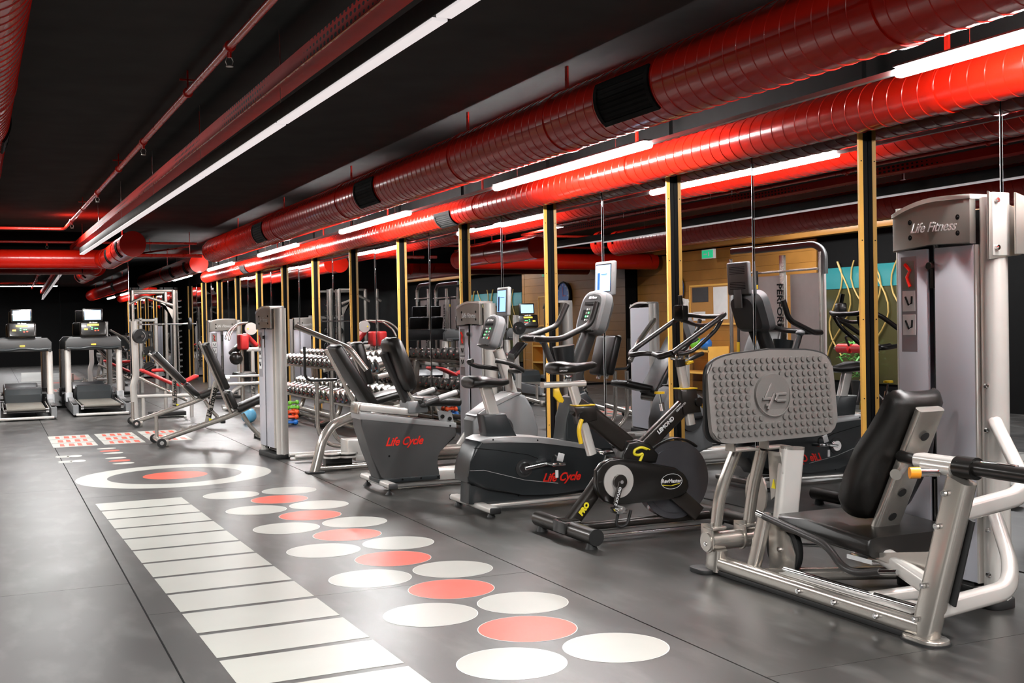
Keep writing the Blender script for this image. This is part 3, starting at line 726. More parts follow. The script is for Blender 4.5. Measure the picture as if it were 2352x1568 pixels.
B().rtube([(.303, .10, .33), (.36, .13, .45)], .03, .015, up=(0, 1, 0)).box((.37, .17, .47), (.08, .09, .02), bev=.005).build('crank_arm', chrome, sb)
# frame
B().rtube([(.085, 0, .775), (.20, 0, .70), (.47, 0, .49)], .055, .115, up=(0, 0, 1)).build('seat_tube', brownblack, sb)
B().rtube([(.85, 0, .76), (.50, 0, .48)], .055, .10, up=(0, 0, 1)).build('down_tube', brownblack, sb)
B().prism([(.40, .555), (.47, .56), (.56, .53), (.62, .46), (.60, .41), (.36, .41), (.37, .47)], -.05, .05, 'y', bev=.02, seg=3).build('frame_node', blackm, sb)
B().prism([(.78, .845), (.895, .845), (.93, .70), (.80, .69)], -.042, .042, 'y', bev=.012).build('head_tube', brownblack, sb)
B().prism([(.055, .775), (.20, .775), (.21, .69), (.09, .67)], -.042, .042, 'y', bev=.012).build('seat_collar', brownblack, sb)
for x, z in ((.13, .779), (.838, .848)): B().box((x, 0, z), (.125, .088, .008), bev=.003).build('collar_ring', yellow, sb, 'yellow collar ring')
B().rtube([(.30, 0, .40), (.17, 0, .24), (.035, 0, .09)], .07, .09, up=(0, 0, 1)).build('rear_strut', brownblack, sb)
for s1 in (-1, 1): B().rtube([(.70, s1*.062, .24), (.88, s1*.062, .085)], .022, .10, up=(0, 0, 1)).build('front_strut', brownblack, sb)
B().rtube([(.02, 0, .065), (1.0, 0, .062)], .055, .05).build('lower_tube', brownblack, sb)
B().box((.5, .16, .03), (.98, .03, .018), bev=.004).box((.5, -.16, .03), (.98, .03, .018), bev=.004).build('stretch_rail', chrome, sb)
B().cyl((0, -.385, .072), (0, .36, .072), .046, 24).build('rear_stabilizer', brownblack, sb)
B().prism([(-.055, .115), (.05, .118), (.07, .085), (.07, .06), (-.055, .05)], -.11, .05, 'y', bev=.006).build('stabilizer_clamp', blackm, sb)
for j in range(6): B().box((0.0+.002*j, -.085+j*.022, .121), (.10, .008, .006), bev=.002, seg=1).build('step_rib', brownblack, sb)
B().cyl((1.03, -.36, .07), (1.03, .36, .07), .044, 24).build('front_stabilizer', brownblack, sb)
for x in (0, 1.03):
    for y in (-.33, .31): B().cone((x, y, .04), (x, y, 0), .022, .035, 16).build('levelling_foot', rubber, sb)
    B().cyl((x, -.388 if x == 0 else -.362, .072), (x, -.392 if x == 0 else -.366, .072), .047, 24).build('end_cap', rubber, sb)
# seat post
B().rtube([(.065, 0, .90), (.185, 0, .485)], .05, .058, up=(1, 0, 0), rad=.02).build('seat_post', pale, sb)
B().rtube([(-.13, 0, .905), (.145, 0, .905)], .055, .034).build('seat_slider', pale, sb)
q = B().blob([(-.075, 0, .992, .07, .02), (-.06, 0, 1.0, .105, .035), (.0, 0, 1.0, .11, .038), (.06, 0, .995, .075, .034), (.13, 0, 1.0, .04, .026), (.20, 0, 1.012, .028, .02), (.225, 0, 1.01, .015, .012)], 18)
q.build('saddle', vinyl, sb, sharp=70)
text('LEMOND', .012, white, sb, (-.045, -.109, .988), (1, 0, 0), (0, 0, 1), shear=.2)
B().box((.04, 0, .94), (.05, .04, .05), bev=.008).build('saddle_clamp', chrome, sb)
B().prism([(-.075, .885), (-.04, .885), (-.035, .85), (-.01, .815), (-.02, .80), (-.045, .805), (-.075, .84)], -.045, -.025, 'y', bev=.004).build('slider_lever', yellow, sb, 'yellow lever under the saddle slider')
B().tube([(.095, -.055, .70), (.07, -.06, .64), (.085, -.06, .56)], .013, fil=.03).build('post_lever', yellow, sb, 'yellow lever on the seat tube')
B().cyl((.105, -.04, .715), (.105, -.06, .715), .028, 18).build('lever_hub', blackm, sb)
# handlebar
B().rtube([(.805, 0, 1.0), (.875, 0, .625)], .048, .055, up=(1, 0, 0), rad=.02).build('handlebar_post', pale, sb)
B().rtube([(.795, 0, 1.06), (.81, 0, .985)], .052, .06, up=(1, 0, 0)).build('post_sleeve', blackm, sb)
for s1 in (-1, 1): pass
ring = [(.58, -.23, 1.065), (.70, -.25, 1.09), (.93, -.22, 1.25), (1.02, -.16, 1.285), (1.07, -.10, 1.285), (1.09, -.02, 1.23), (1.0, 0, 1.15)]
B().tube([(.60, -.24, 1.075), (.93, -.24, 1.27), (1.0, -.20, 1.30), (1.04, -.10, 1.285), (1.04, .10, 1.285), (1.0, .20, 1.30), (.93, .24, 1.27), (.60, .24, 1.075), (.555, .17, 1.055), (.58, .05, 1.07), (.72, .05, 1.055), (.74, -.05, 1.055), (.58, -.05, 1.07), (.555, -.17, 1.055)], .0155, fil=.035, n=12, closed=False).build('handlebar', grip, sb)
B().tube([(.60, -.24, 1.075), (.555, -.19, 1.055), (.555, -.17, 1.055)], .019, fil=.03).build('handlebar', grip, sb)
B().tube([(1.03, -.12, 1.265), (1.0, -.10, 1.20), (.86, -.05, 1.07), (.76, -.04, 1.06)], .013, fil=.05).tube([(1.03, .12, 1.265), (1.0, .10, 1.20), (.86, .05, 1.07), (.76, .04, 1.06)], .013, fil=.05).build('inner_bar', grip, sb)
B().tube([(.95, -.23, 1.27), (.97, 0, 1.22), (.95, .23, 1.27)], .012, fil=.1).build('cross_bar', blackm, sb)
B().box((.93, .18, 1.31), (.06, .08, .10), Rz(.3), bev=.012).cyl((.93, .18, 1.35), (.92, .17, 1.42), .014, 12).build('handle_stop', blackm, sb)
B().box((.80, 0, 1.04), (.10, .06, .035), bev=.008).build('stem_clamp', chrome, sb)
B().box((.85, -.02, 1.005), (.05, .05, .015), Ry(-.3), bev=.004).build('stem_lever', yellow, sb, 'yellow stem lever')
B().cyl((.655, 0, .822), (.655, 0, .835), .031, 24).build('resistance_knob', yellow, sb, 'yellow resistance knob')
B().cyl((.655, 0, .83), (.672, 0, .74), .006, 10).cyl((.668, 0, .765), (.676, 0, .72), .016, 14).build('knob_stem', chrome, sb)
B().tube([(.92, -.045, .755), (.955, -.05, .715), (.96, -.05, .66)], .013, fil=.03).build('post_lever', yellow, sb, 'yellow lever on the head tube')
B().cyl((.905, -.04, .765), (.905, -.058, .765), .028, 18).build('lever_hub', blackm, sb)
text('LEMOND', .034, white, sb, (.665, -.052, .635), (.78, 0, .62), (-.62, 0, .78), bold=.0015, name='lettering')
text('REVMASTER', .016, white, sb, (.775, -.052, .74), (.78, 0, .62), (-.62, 0, .78), name='lettering')
text('RevMaster', .032, white, sb, (.665, -.1065, .305), (1, 0, -.04), (0, 0, 1), bold=.0008)
B().tube([(.665+.073*math.cos(a), -.1065, .303+.045*math.sin(a)) for a in [2*PI*i/36 for i in range(36)]], .0016, n=6, closed=True).build('emblem_oval', white, sb)
B().tube([(.60, -.1065, .285), (.66, -.1065, .277), (.72, -.1065, .287)], .0025, n=6).build('emblem_swoosh', yellowp, sb)
text('PRO', .042, yellowp, sb, (.105, -.048, .175), (.64, 0, .77), (-.77, 0, .64), bold=.003, shear=.1)
q = B().tube([(.53, -.053, .50), (.49, -.053, .515), (.445, -.053, .50), (.44, -.053, .475), (.47, -.053, .465), (.505, -.053, .478), (.48, -.053, .43)], .0085, fil=.02, n=8); q.tube([(.53, -.053, .505), (.55, -.053, .495)], .004, n=6)
q.build('frame_emblem', yellowp, sb)

# ---------- TV console parts shared by bikes ----------
def console(par, x, z, lean, w=.30, hh=.25, keys=True):
    """console facing -x (the rider); lean rotates its top away"""
    R_ = Ry(lean); o = Vector((x, 0, z))
    def P(a, b_, c): return o + R_ @ Vector((a, b_, c))
    q = B(); n = 40; ring = []
    prof = []
    for i in range(n):
        t = 2*PI*i/n; c_, s2 = math.cos(t), math.sin(t); e = .35
        y = w/2*math.copysign(abs(c_)**e, c_); zz = hh/2*math.copysign(abs(s2)**e, s2)
        if zz > 0: zz += .03*(1-(2*y/w)**2)
        prof.append((y, zz))
    for (dx, sc) in ((-.045, .90), (-.05, .86), (-.035, 1.), (.02, 1.), (.05, .8)):
        pass
    rings = []
    for dx, sc in ((-.048, .90), (-.036, 1.), (.02, 1.), (.055, .78)):
        rings.append([q.bm.verts.new(P(dx, y*sc, zz*sc)) for y, zz in prof])
    for A, D_ in zip(rings, rings[1:]):
        for j in range(n): q.bm.faces.new((A[j], A[(j+1) % n], D_[(j+1) % n], D_[j]))
    q.bm.faces.new(rings[0]); q.bm.faces.new(list(reversed(rings[-1])))
    par = q.build('console_shell', mgray, par)
    q = B(); A = [q.bm.verts.new(P(-.0495, y*.80, zz*.82)) for y, zz in prof]; q.bm.faces.new(A); q.build('console_face', dgray, par)
    B().box(P(-.052, 0, hh*.26), (.003, w*.55, .018), R_).build('message_window', blackgap, par)
    B().box(P(-.052, w*.22, -.01), (.003, .03, .075), R_).build('profile_window', blackgap, par)
    B().box(P(-.05, 0, -hh*.44), (.03, w*.7, .012), R_, bev=.003).build('reading_ledge', blackm, par)
    for j in range(4):
        for k_ in range(3):
            B().box(P(-.0525, .035-.03*k_-(.02 if k_ > 1 else 0), .03-.026*j), (.003, .014, .012), R_).build('key', (white, pale, ledg)[(j+k_) % 3] if keys else pale, par)
    B().box(P(-.0525, -.07, -.05), (.003, .024, .02), R_).build('stop_key', redp, par)
    text('Life Fitness', .026, white, par, P(-.0515, 0, hh*.40), (0, -1, 0), R_ @ Vector((0, 0, 1)), shear=.3, bold=.0008)
def tv(par, x, z, lean, w=.23, hh=.235, foot=.10):
    R_ = Ry(lean); o = Vector((x, 0, z))
    B().box(o, (.035, w, hh), R_, bev=.012, seg=3).build('screen_housing', lgray, par); par = S.objects.get(par.name) and [c_ for c_ in par.children if c_.name.startswith('screen_housing')][-1]
    B().box(o + R_ @ Vector((-.0185, 0, .003)), (.003, w-.045, hh-.045), R_).build('screen_bezel', blackm, par)
    B().box(o + R_ @ Vector((-.021, 0, .003)), (.003, w-.06, hh-.06), R_).build('screen', screenm, par)
    B().box(o + R_ @ Vector((-.0235, w*.22, -.02)), (.002, .03, .12), R_).box(o + R_ @ Vector((-.0235, -.02, .03)), (.002, .08, .004), R_).build('screen_graphic', bluem, par)
    for j in range(5):
        for dz in (.06, -.055): B().box(o + R_ @ Vector((.0185, 0, dz-.024+.012*j)), (.002, w*.72, .004), R_).build('vent_slot', blackgap, par)
    B().box(o + R_ @ Vector((.02, 0, -hh/2-foot/2+.02)), (.012, .09, foot+.04), R_, bev=.003).build('screen_bracket', lgray, par)

# ---------- upright bike ----------
ub = thing('upright_bike', 'upright exercise bike with long charcoal body and red lettering', 'exercise bike', (2.985, 7.34, 0))
body = [(-.115, .21), (-.113, .25), (-.095, .345), (-.058, .445), (-.02, .485), (.03, .503), (.25, .495), (.45, .475), (.70, .43), (.93, .355), (1.03, .30), (1.06, .23), (1.0, .15), (.80, .105), (.52, .085), (.28, .10), (.03, .15)]
B().prism(body, -.13, .13, 'y', bev=.022, seg=3).build('body_shell', graypl, ub)
B().prism([(-.03, .482), (.03, .505), (.25, .498), (.45, .478), (.70, .433), (.90, .37), (.86, .365), (.66, .405), (.42, .445), (.2, .462), (0, .465)], -.134, .134, 'y', bev=.006).build('top_trim', lgray, ub)
B().prism([(-.085, .20), (-.095, .06), (.05, .035), (.56, .06), (.95, .10), (1.0, .16), (.5, .10), (.28, .11)], -.085, .085, 'y', bev=.012).build('lower_shell', graypl, ub)
for s1 in (-1,):
    B().tube([(-.10, s1*.131, .29), (0, s1*.131, .287), (.3, s1*.131, .20), (.55, s1*.131, .16)], .0022, n=6).build('shell_seam', lgray, ub)
    B().tube([(-.07, s1*.131, .44), (.10, s1*.131, .415), (.33, s1*.131, .37), (.40, s1*.131, .34)], .0022, n=6).build('shell_seam', blackgap, ub)
    bolts(ub, [(-.08, s1*.13, .20), (.07, s1*.134, .487), (.40, s1*.134, .465), (.27, -.085, .09)], (0, s1, 0), r=.006, h=.001, name='screw', m=blackgap)
B().cyl((.295, -.13, .28), (.295, -.136, .28), .062, 36).build('crank_recess', rubber, ub)
B().cone((.30, -.134, .28), (.30, -.15, .28), .046, .038, 32).build('crank_boss', chrome, ub)
B().rtube([(.30, -.155, .28), (.47, -.16, .305)], .022, .014, up=(0, 1, 0)).build('crank_arm', chrome, ub)
B().box((.50, -.21, .305), (.10, .10, .022), bev=.007).build('pedal', chrome, ub)
B().tube([(.49, -.165, .30), (.495, -.18, .36), (.49, -.24, .36), (.49, -.26, .30)], .008, fil=.03, n=8).build('pedal_strap', rubber, ub)
B().box((.505, -.27, .355), (.045, .012, .055), Ry(.3), bev=.003).box((.475, -.268, .245), (.02, .008, .05)).build('strap_tab', white, ub)
B().rtube([(.30, .155, .28), (.16, .16, .24)], .022, .014, up=(0, 1, 0)).box((.14, .21, .235), (.10, .10, .022), bev=.007).build('crank_arm', chrome, ub)
text('Life Cycle', .080, redp, ub, (.575, -.1315, .20), (1, 0, -.015), (0, 0, 1), shear=.45, bold=.0022, sx=.9)
B().rtube([(-.02, -.36, .048), (-.02, .37, .048)], .075, .04).build('rear_stabilizer', pale, ub)
for y in (-.365, .372): B().box((-.02, y, .048), (.078, .02, .044), bev=.01).build('end_cap', rubber, ub)
B().rtube([(1.02, -.30, .048), (1.02, .30, .048)], .075, .04).build('front_stabilizer', pale, ub)
B().rtube([(-.02, 0, .045), (1.02, 0, .055)], .085, .04).build('base_rail', pale, ub)
B().rtube([(.02, -.1, .04), (.9, -.09, .05)], .05, .025).build('base_rail', pale, ub)
for x, y in ((-.02, -.29), (-.02, .29), (1.02, .25), (1.02, -.25)): B().cone((x, y, .035), (x, y, 0), .014, .028, 14).build('levelling_foot', rubber, ub)
B().prism([(.03, .652), (.20, .652), (.285, .485), (.20, .45), (.06, .46)], -.065, .065, 'y', bev=.014).build('post_shroud', graypl, ub)
B().rtube([(.075, 0, .84), (.135, 0, .63)], .05, .085, up=(1, 0, 0), rad=.018).build('seat_post', pale, ub)
B().blob([(-.06, 0, .865, .10, .03), (-.05, 0, .872, .125, .042), (.04, 0, .875, .125, .04), (.11, 0, .865, .09, .036), (.18, 0, .86, .055, .028), (.235, 0, .865, .035, .02), (.25, 0, .862, .015, .012)], 18).build('saddle', vinyl, ub, sharp=70)
B().prism([(.62, .44), (.65, .60), (.69, .74), (.80, .78), (.90, .66), (1.02, .34), (.8, .38)], -.10, .10, 'y', bev=.025, seg=3).build('mast_shroud', graypl, ub)
B().rtube([(.76, 0, .72), (.77, 0, .93), (.88, 0, 1.18)], .08, .10, up=(1, 0, 0), fil=.1).build('mast', dgray, ub)
B().cone((.69, 0, .98), (.675, 0, 1.10), .062, .078, 24).build('cup_holder', graypl, ub)
B().tube([(.60, 0, .95), (.56, 0, 1.03), (.52, 0, 1.14)], .022, fil=.04).build('handlebar_stem', dgray, ub)
B().sph((.515, 0, 1.15), .033, (1, 1.3, .8)).build('stem_joint', mgray, ub)
B().tube([(.83, -.22, 1.40), (.78, -.22, 1.25), (.55, -.215, 1.15), (.43, -.15, 1.15), (.42, -.08, 1.155), (.515, 0, 1.155), (.42, .08, 1.155), (.43, .15, 1.16), (.52, .22, 1.17), (.74, .22, 1.24), (.82, .22, 1.395)], .0205, fil=.05, n=14).build('handlebar', grip, ub)
console(ub, .93, 1.31, .30, w=.35, hh=.29)
tv(ub, 1.02, 1.57, .05, w=.27, hh=.245)

# ---------- recumbent bike ----------
rb = thing('recumbent_bike', 'recumbent exercise bike with tall padded seat back and red lettering on a grey wedge', 'exercise bike', (2.75, 8.64, 0))
B().prism([(-.225, .612), (-.21, .50), (-.15, .30), (-.08, .10), (.0, .075), (.10, .062), (.41, .062), (.405, .14), (.375, .24), (.40, .29), (.54, .375), (.555, .40), (.553, .492), (.3, .535)], -.12, .12, 'y', bev=.018, seg=3).build('seat_shell', dgray, rb)
B().prism([(-.228, .614), (-.222, .56), (.553, .455), (.553, .495)], -.124, .124, 'y', bev=.006).build('shell_band', lgray, rb)
B().box((.16, 0, .082), (.5, .25, .035), bev=.006).build('shell_kick', graypl, rb)
bolts(rb, [(.0, -.12, .27), (.10, -.128, .085), (.25, -.128, .085), (.39, -.128, .085), (.50, -.125, .475)], (0, -1, 0), r=.008, h=.001, name='screw', m=blackgap)
text('Life Cycle', .088, redp, rb, (.12, -.1215, .375), (1, 0, .0), (0, 0, 1), shear=.45, bold=.0022, sx=.85)
B().rtube([(-.225, -.07, .655), (.25, -.07, .585)], .05, .06).build('seat_rail', pale, rb)
B().rtube([(-.225, .07, .655), (.25, .07, .585)], .05, .06).build('seat_rail', pale, rb)
B().box((-.225, 0, .64), (.02, .2, .075), Ry(.15), bev=.004).build('rail_end', silver, rb)
B().box((.245, 0, .63), (.16, .22, .09), bev=.01).build('seat_carriage', mgray, rb)
def spt(s, t): # along seat back
    a = Vector((.21, 0, .70)); up = Vector((-.33, 0, .944)); nn = Vector((.944, 0, .33)); return a + up*s + nn*t
q = B(); rings = []
for s1, wd, tt in ((.06, .12, .02), (.09, .17, .045), (.20, .19, .055), (.35, .18, .055), (.45, .165, .05), (.485, .13, .035), (.495, .09, .01)):
    rr = []
    for i in range(20):
        a = 2*PI*i/20; c_, s2 = math.cos(a), math.sin(a)
        v = spt(s1, tt*math.copysign(abs(s2)**.5, s2) + .02*c_*c_); rr.append(q.bm.verts.new((v.x, wd*math.copysign(abs(c_)**.5, c_), v.z)))
    rings.append(rr)
for A, D_ in zip(rings, rings[1:]):
    for j in range(20): q.bm.faces.new((A[j], A[(j+1) % 20], D_[(j+1) % 20], D_[j]))
q.bm.faces.new(rings[0]); q.bm.faces.new(list(reversed(rings[-1]))); q.build('seat_back', vinyl, rb, sharp=60)
B().rtube([spt(-.02, -.03), spt(.40, -.075)], .11, .05, up=(1, 0, 0)).build('back_support', rubber, rb)
B().rtube([spt(-.05, .02), spt(.12, -.02)], .07, .03, up=(1, 0, 0)).build('back_bracket', silver, rb)
B().box((.42, 0, .665), (.34, .34, .065), Ry(.06), bev=.025, seg=3).build('seat_cushion', vinyl, rb, sharp=60)
for s1 in (-1, 1):
    B().tube([(.25, s1*.25, .665), (.36, s1*.25, .70)], .018).tube([(.27, s1*.08, .64), (.26, s1*.25, .665)], .014).build('seat_handle', dgray, rb)
    B().tube([(.36, s1*.25, .70), (.51, s1*.25, .742)], .022).build('seat_handle_grip', lgray, rb)
    B().sph((.515, s1*.25, .743), .021).build('handle_tip', rubber, rb)
B().prism([(.40, .60), (.52, .58), (.54, .49), (.42, .50)], -.11, -.10, 'y', bev=.003).build('seat_lever_plate', lgray, rb)
bolts(rb, [(.44, -.11, .55), (.50, -.11, .53)], (0, -1, 0), r=.016, h=.012, name='knob', m=blackm)
B().rtube([(-.05, -.35, .07), (-.05, .38, .07)], .07, .04).build('rear_stabilizer', pale, rb)
for y in (-.355, .385): B().box((-.05, y, .07), (.072, .02, .042), bev=.01).build('end_cap', dgray, rb)
for y in (-.27, .30): B().cyl((-.05, y, .05), (-.05, y, .02), .008, 8).cone((-.05, y, .025), (-.05, y, 0), .015, .035, 16).build('levelling_foot', rubber, rb)
B().rtube([(0, 0, .04), (1.2, 0, .04)], .10, .06).build('base_rail', pale, rb)
B().box((.75, -.01, .095), (.75, .16, .09), bev=.012).build('rail_cover', pale, rb)
B().prism([(.70, .16), (.70, .50), (.74, .56), (.89, .645), (1.02, .70), (1.10, .705), (1.16, .68), (1.22, .58), (1.27, .42), (1.25, .12), (.9, .10)], -.11, .11, 'y', bev=.025, seg=3).build('front_housing', mgray, rb)
B().prism([(.72, .54), (.89, .645), (1.04, .712), (1.12, .71), (1.10, .69), (1.02, .67), (.9, .615), (.75, .53)], -.115, .115, 'y', bev=.005).build('housing_trim', lgray, rb)
B().cyl((.93, -.11, .42), (.93, -.125, .42), .11, 32).build('crank_cover', dgray, rb)
B().rtube([(.93, -.13, .42), (.80, -.135, .43)], .022, .014, up=(0, 1, 0)).box((.78, -.19, .435), (.10, .10, .025), bev=.008).build('pedal', blackm, rb)
B().rtube([(.93, .13, .42), (1.06, .135, .41)], .022, .014, up=(0, 1, 0)).box((1.08, .19, .41), (.10, .10, .025), bev=.008).build('pedal', blackm, rb)
B().rtube([(1.09, 0, .70), (.97, 0, 1.05)], .09, .075, up=(1, 0, 0)).build('mast', pale, rb)
B().rtube([(1.2, -.3, .045), (1.2, .3, .045)], .07, .04).build('front_stabilizer', pale, rb)
B().tube([(.80, .13, .965), (.78, .19, .96), (.86, .21, .92), (1.0, .16, .90), (1.05, .0, .885), (1.06, -.16, .885), (1.10, -.22, .885), (.96, -.24, .955), (.86, -.20, .975)], .019, fil=.05).build('handlebar', grip, rb)
console(rb, .925, 1.18, .34, w=.28, hh=.25)
tv(rb, 1.03, 1.44, .05, w=.22, hh=.23)

# ---------- towers further along ----------
weight_tower('silver weight stack tower beside the mirror between recumbent bike and dumbbell rack', (4.17, 10.14, 0), 1.47, math.radians(5))
weight_tower('narrow-looking silver weight stack tower standing in front of the dumbbell rack', (2.53, 11.45, 0), 1.47, math.radians(5))
weight_tower('far silver weight stack tower facing the viewer behind the incline bench', (3.84, 21.4, 0), 1.43, PI/2)
# base of machine beside tower 1055
fm = thing('pulley_machine', 'low silver machine frame with a boxy step beside the mirror tower', 'exercise machine', (3.8, 10.1, 0))
B().rtube([(3.55, 9.95, .06), (4.05, 9.95, .06)], .06, .05).build('floor_rail', silver, fm, **W_)
B().rtube([(3.56, 9.86, .13), (3.85, 9.86, .13)], .12, .10).build('step_box', silver, fm, **W_)
B().rtube([(3.82, 9.9, .12), (4.02, 9.84, .42)], .05, .05).build('brace', pale, fm, **W_)
B().rtube([(3.85, 9.98, .08), (4.15, 9.98, .09)], .05, .06).build('floor_rail', pale, fm, **W_)

# ---------- machine with arched leg ----------
am = thing('seated_curl_machine', 'silver tubular machine with tall black backrest, arched front leg and floor pulleys', 'exercise machine', (2.9, 10.3, 0))
B().rtube([(2.65, 11.0, 1.27), (3.06, 10.6, 1.055), (3.20, 10.55, .85)], .05, .05, fil=.06).build('long_arm', silver, am, **W_)
B().tube([(2.525, 9.93, .0), (2.61, 9.95, .29), (2.70, 9.98, .40), (2.93, 10.15, .455), (3.15, 10.4, .50)], .042, fil=.12, n=18).build('arched_leg', silver, am, **W_)
B().box((2.53, 9.93, .008), (.15, .12, .016), bev=.004).build('rubber_foot', rubber, am, **W_)
def slab(par, p0, p1, w, t, name, m=vinyl, bev=.03, yc=None):
    P0, P1 = Vector(p0), Vector(p1); d = (P1-P0); L = d.length; d.normalize()
    yv = Vector((0, 1, 0)); n_ = d.cross(yv).normalized()
    R_ = Matrix((d, yv, n_)).transposed()
    return B().box((P0+P1)/2, (L, w, t), R_, bev=bev, seg=3).build(name, m, par, world=True, sharp=60)
slab(am, (3.15, 10.25, .52), (2.80, 10.25, 1.09), .36, .085, 'backrest')
B().rtube([(3.01, 10.12, .46), (2.70, 10.12, 1.06)], .05, .03, up=(1, 0, 0)).build('backrest_frame', silver, am, **W_)
slab(am, (3.31, 10.9, .70), (3.20, 10.9, 1.11), .26, .09, 'pad')
B().rtube([(3.30, 10.9, .66), (3.13, 10.9, 1.11)], .05, .03, up=(1, 0, 0)).build('pad_frame', pale, am, **W_)
slab(am, (3.12, 10.35, .57), (3.45, 10.35, .645), .36, .07, 'seat')
B().box((3.0, 10.2, .18), (.26, .24, .14), bev=.006).box((3.05, 10.2, .09), (.22, .24, .06), bev=.006).build('cover_box', pale, am, **W_)
bolts(am, [(2.95, 10.08, .135), (3.06, 10.08, .135)], (0, -1, 0), r=.01, **W_)
for x, y in ((2.72, 10.05), (2.85, 10.02)): 
    B().cyl((x, y, .125), (x, y, .14), .075, 28).build('pulley', blackm, am, **W_); B().cyl((x, y, .14), (x, y, .147), .07, 28).cyl((x, y, .108), (x, y, .125), .078, 28).build('pulley_cover', pale, am, **W_)
B().box((2.78, 10.1, .07), (.24, .10, .09), bev=.004).build('pulley_mount', blackm, am, **W_)
for y in (10.12, 9.98): B().rtube([(2.56, y, .03), (3.42, y, .03)], .045, .035).build('floor_rail', silver, am, **W_)
for y, z in ((10.85, .045), (11.1, .04)): B().rtube([(2.58, y, z), (3.5, y, z)], .045, .04).build('floor_rail', pale, am, **W_)
for x in (2.89, 3.035): B().tube([(x, 11.2, .72), (x, 11.2, .27), (x+.04, 11.2, .17), (x+.13, 11.2, .10), (x+.35, 11.2, .07)], .021, fil=.08).build('bent_upright', silver, am, **W_)
B().rtube([(2.80, 11.3, 1.07), (2.80, 11.3, .78), (2.84, 11.3, .74), (3.12, 11.3, .735)], .028, .028, fil=.05).build('adjuster', blackm, am, **W_)
B().cyl((2.86, 11.18, .62), (2.86, 11.16, .62), .01, 8).build('pin', chrome, am, **W_)

# ---------- adjustable benches ----------
def bench(label, loc, group, ang=0.62):
    th = thing('adjustable_bench', label, 'bench', loc, 0, group)
    B().rtube([(0, 0, .05), (.80, 0, .29), (1.04, 0, .40)], .055, .06, fil=.1).build('main_beam', silver, th)
    B().rtube([(.02, .14, .06), (.75, .14, .24)], .02, .02).build('ratchet_rail', silver, th)
    for j in range(5): B().box((.28+j*.09, .14, .15+j*.022), (.03, .025, .03), Ry(-.3)).build('ratchet_tooth', steel, th)
    B().cyl((0, -.26, .06), (0, .28, .06), .028, 14).build('rear_axle', silver, th)
    for y in (-.29, .31): B().cyl((0, y-.018, .05), (0, y+.018, .05), .05, 24).build('wheel', rubber, th); B().cyl((0, y-.022, .05), (0, y+.022, .05), .022, 14).build('wheel_hub', chrome, th)
    B().box((.04, -.20, .04), (.1, .06, .07), bev=.01).build('wheel_bracket', steel, th)
    B().rtube([(0.0, .12, .06), (0.0, .12, .31)], .04, .035, up=(0, 1, 0)).build('handle_post', silver, th)
    B().tube([(.92, 0, .30), (1.0, 0, .16), (1.12, 0, .03)], .024, fil=.06).build('front_leg', silver, th)
    B().cyl((1.12, -.22, .03), (1.12, .22, .03), .024, 14).build('front_foot', silver, th)
    for y in (-.22, .22): B().box((1.12, y, .025), (.06, .04, .05), bev=.008).build('foot_cap', rubber, th)
    c, s_ = math.cos(ang), math.sin(ang)
    hx, hz = .80, .33
    def S_(l, t): return Vector((hx - l*c - t*s_, 0, hz + l*s_ - t*c))
    slab2(th, S_(.26, -.045), S_(.82, -.045), .28, .07, 'back_pad'); slab2(th, S_(.02, -.045), S_(.235, -.045), .26, .07, 'lumbar_pad')
    B().rtube([S_(-.02, .01), S_(.86, .01)], .06, .03, up=(s_, 0, c)).build('back_frame', silver, th)
    slab2(th, (.84, 0, .35), (1.20, 0, .50), .30, .075, 'seat_pad')
    p0 = Vector((.53, 0, .21)); p1 = S_(.38, .02)
    B().rtube([p0, p1], .025, .06, up=(1, 0, 0)).build('support_strut', silver, th)
    text('Life Fitness', .075, blackgap, th, (p0+p1)/2+Vector((0, -.016, 0)), (p1-p0), Vector((-1, 0, .5)), shear=.2, bold=.002)
    B().prism([(.55, .235), (.585, .26), (.545, .27)], -.02, -.016, 'y').build('warning_sticker', yellowp, th)
    return th
def slab2(par, p0, p1, w, t, name, m=None):
    P0, P1 = Vector(p0), Vector(p1); d = (P1-P0); L = d.length; d.normalize(); yv = Vector((0, 1, 0)); n_ = d.cross(yv).normalized()
    return B().box((P0+P1)/2, (L, w, t), Matrix((d, yv, n_)).transposed(), bev=.025, seg=3).build(name, m or vinyl, par, sharp=60)
bench('incline bench with steep black back pad, its wheels beside the target ring', (1.64, 13.25, 0), 'incline benches', 1.18)
bench('incline bench farther off with low-tilted back pad near the treadmill', (1.69, 16.1, 0), 'incline benches', .82)

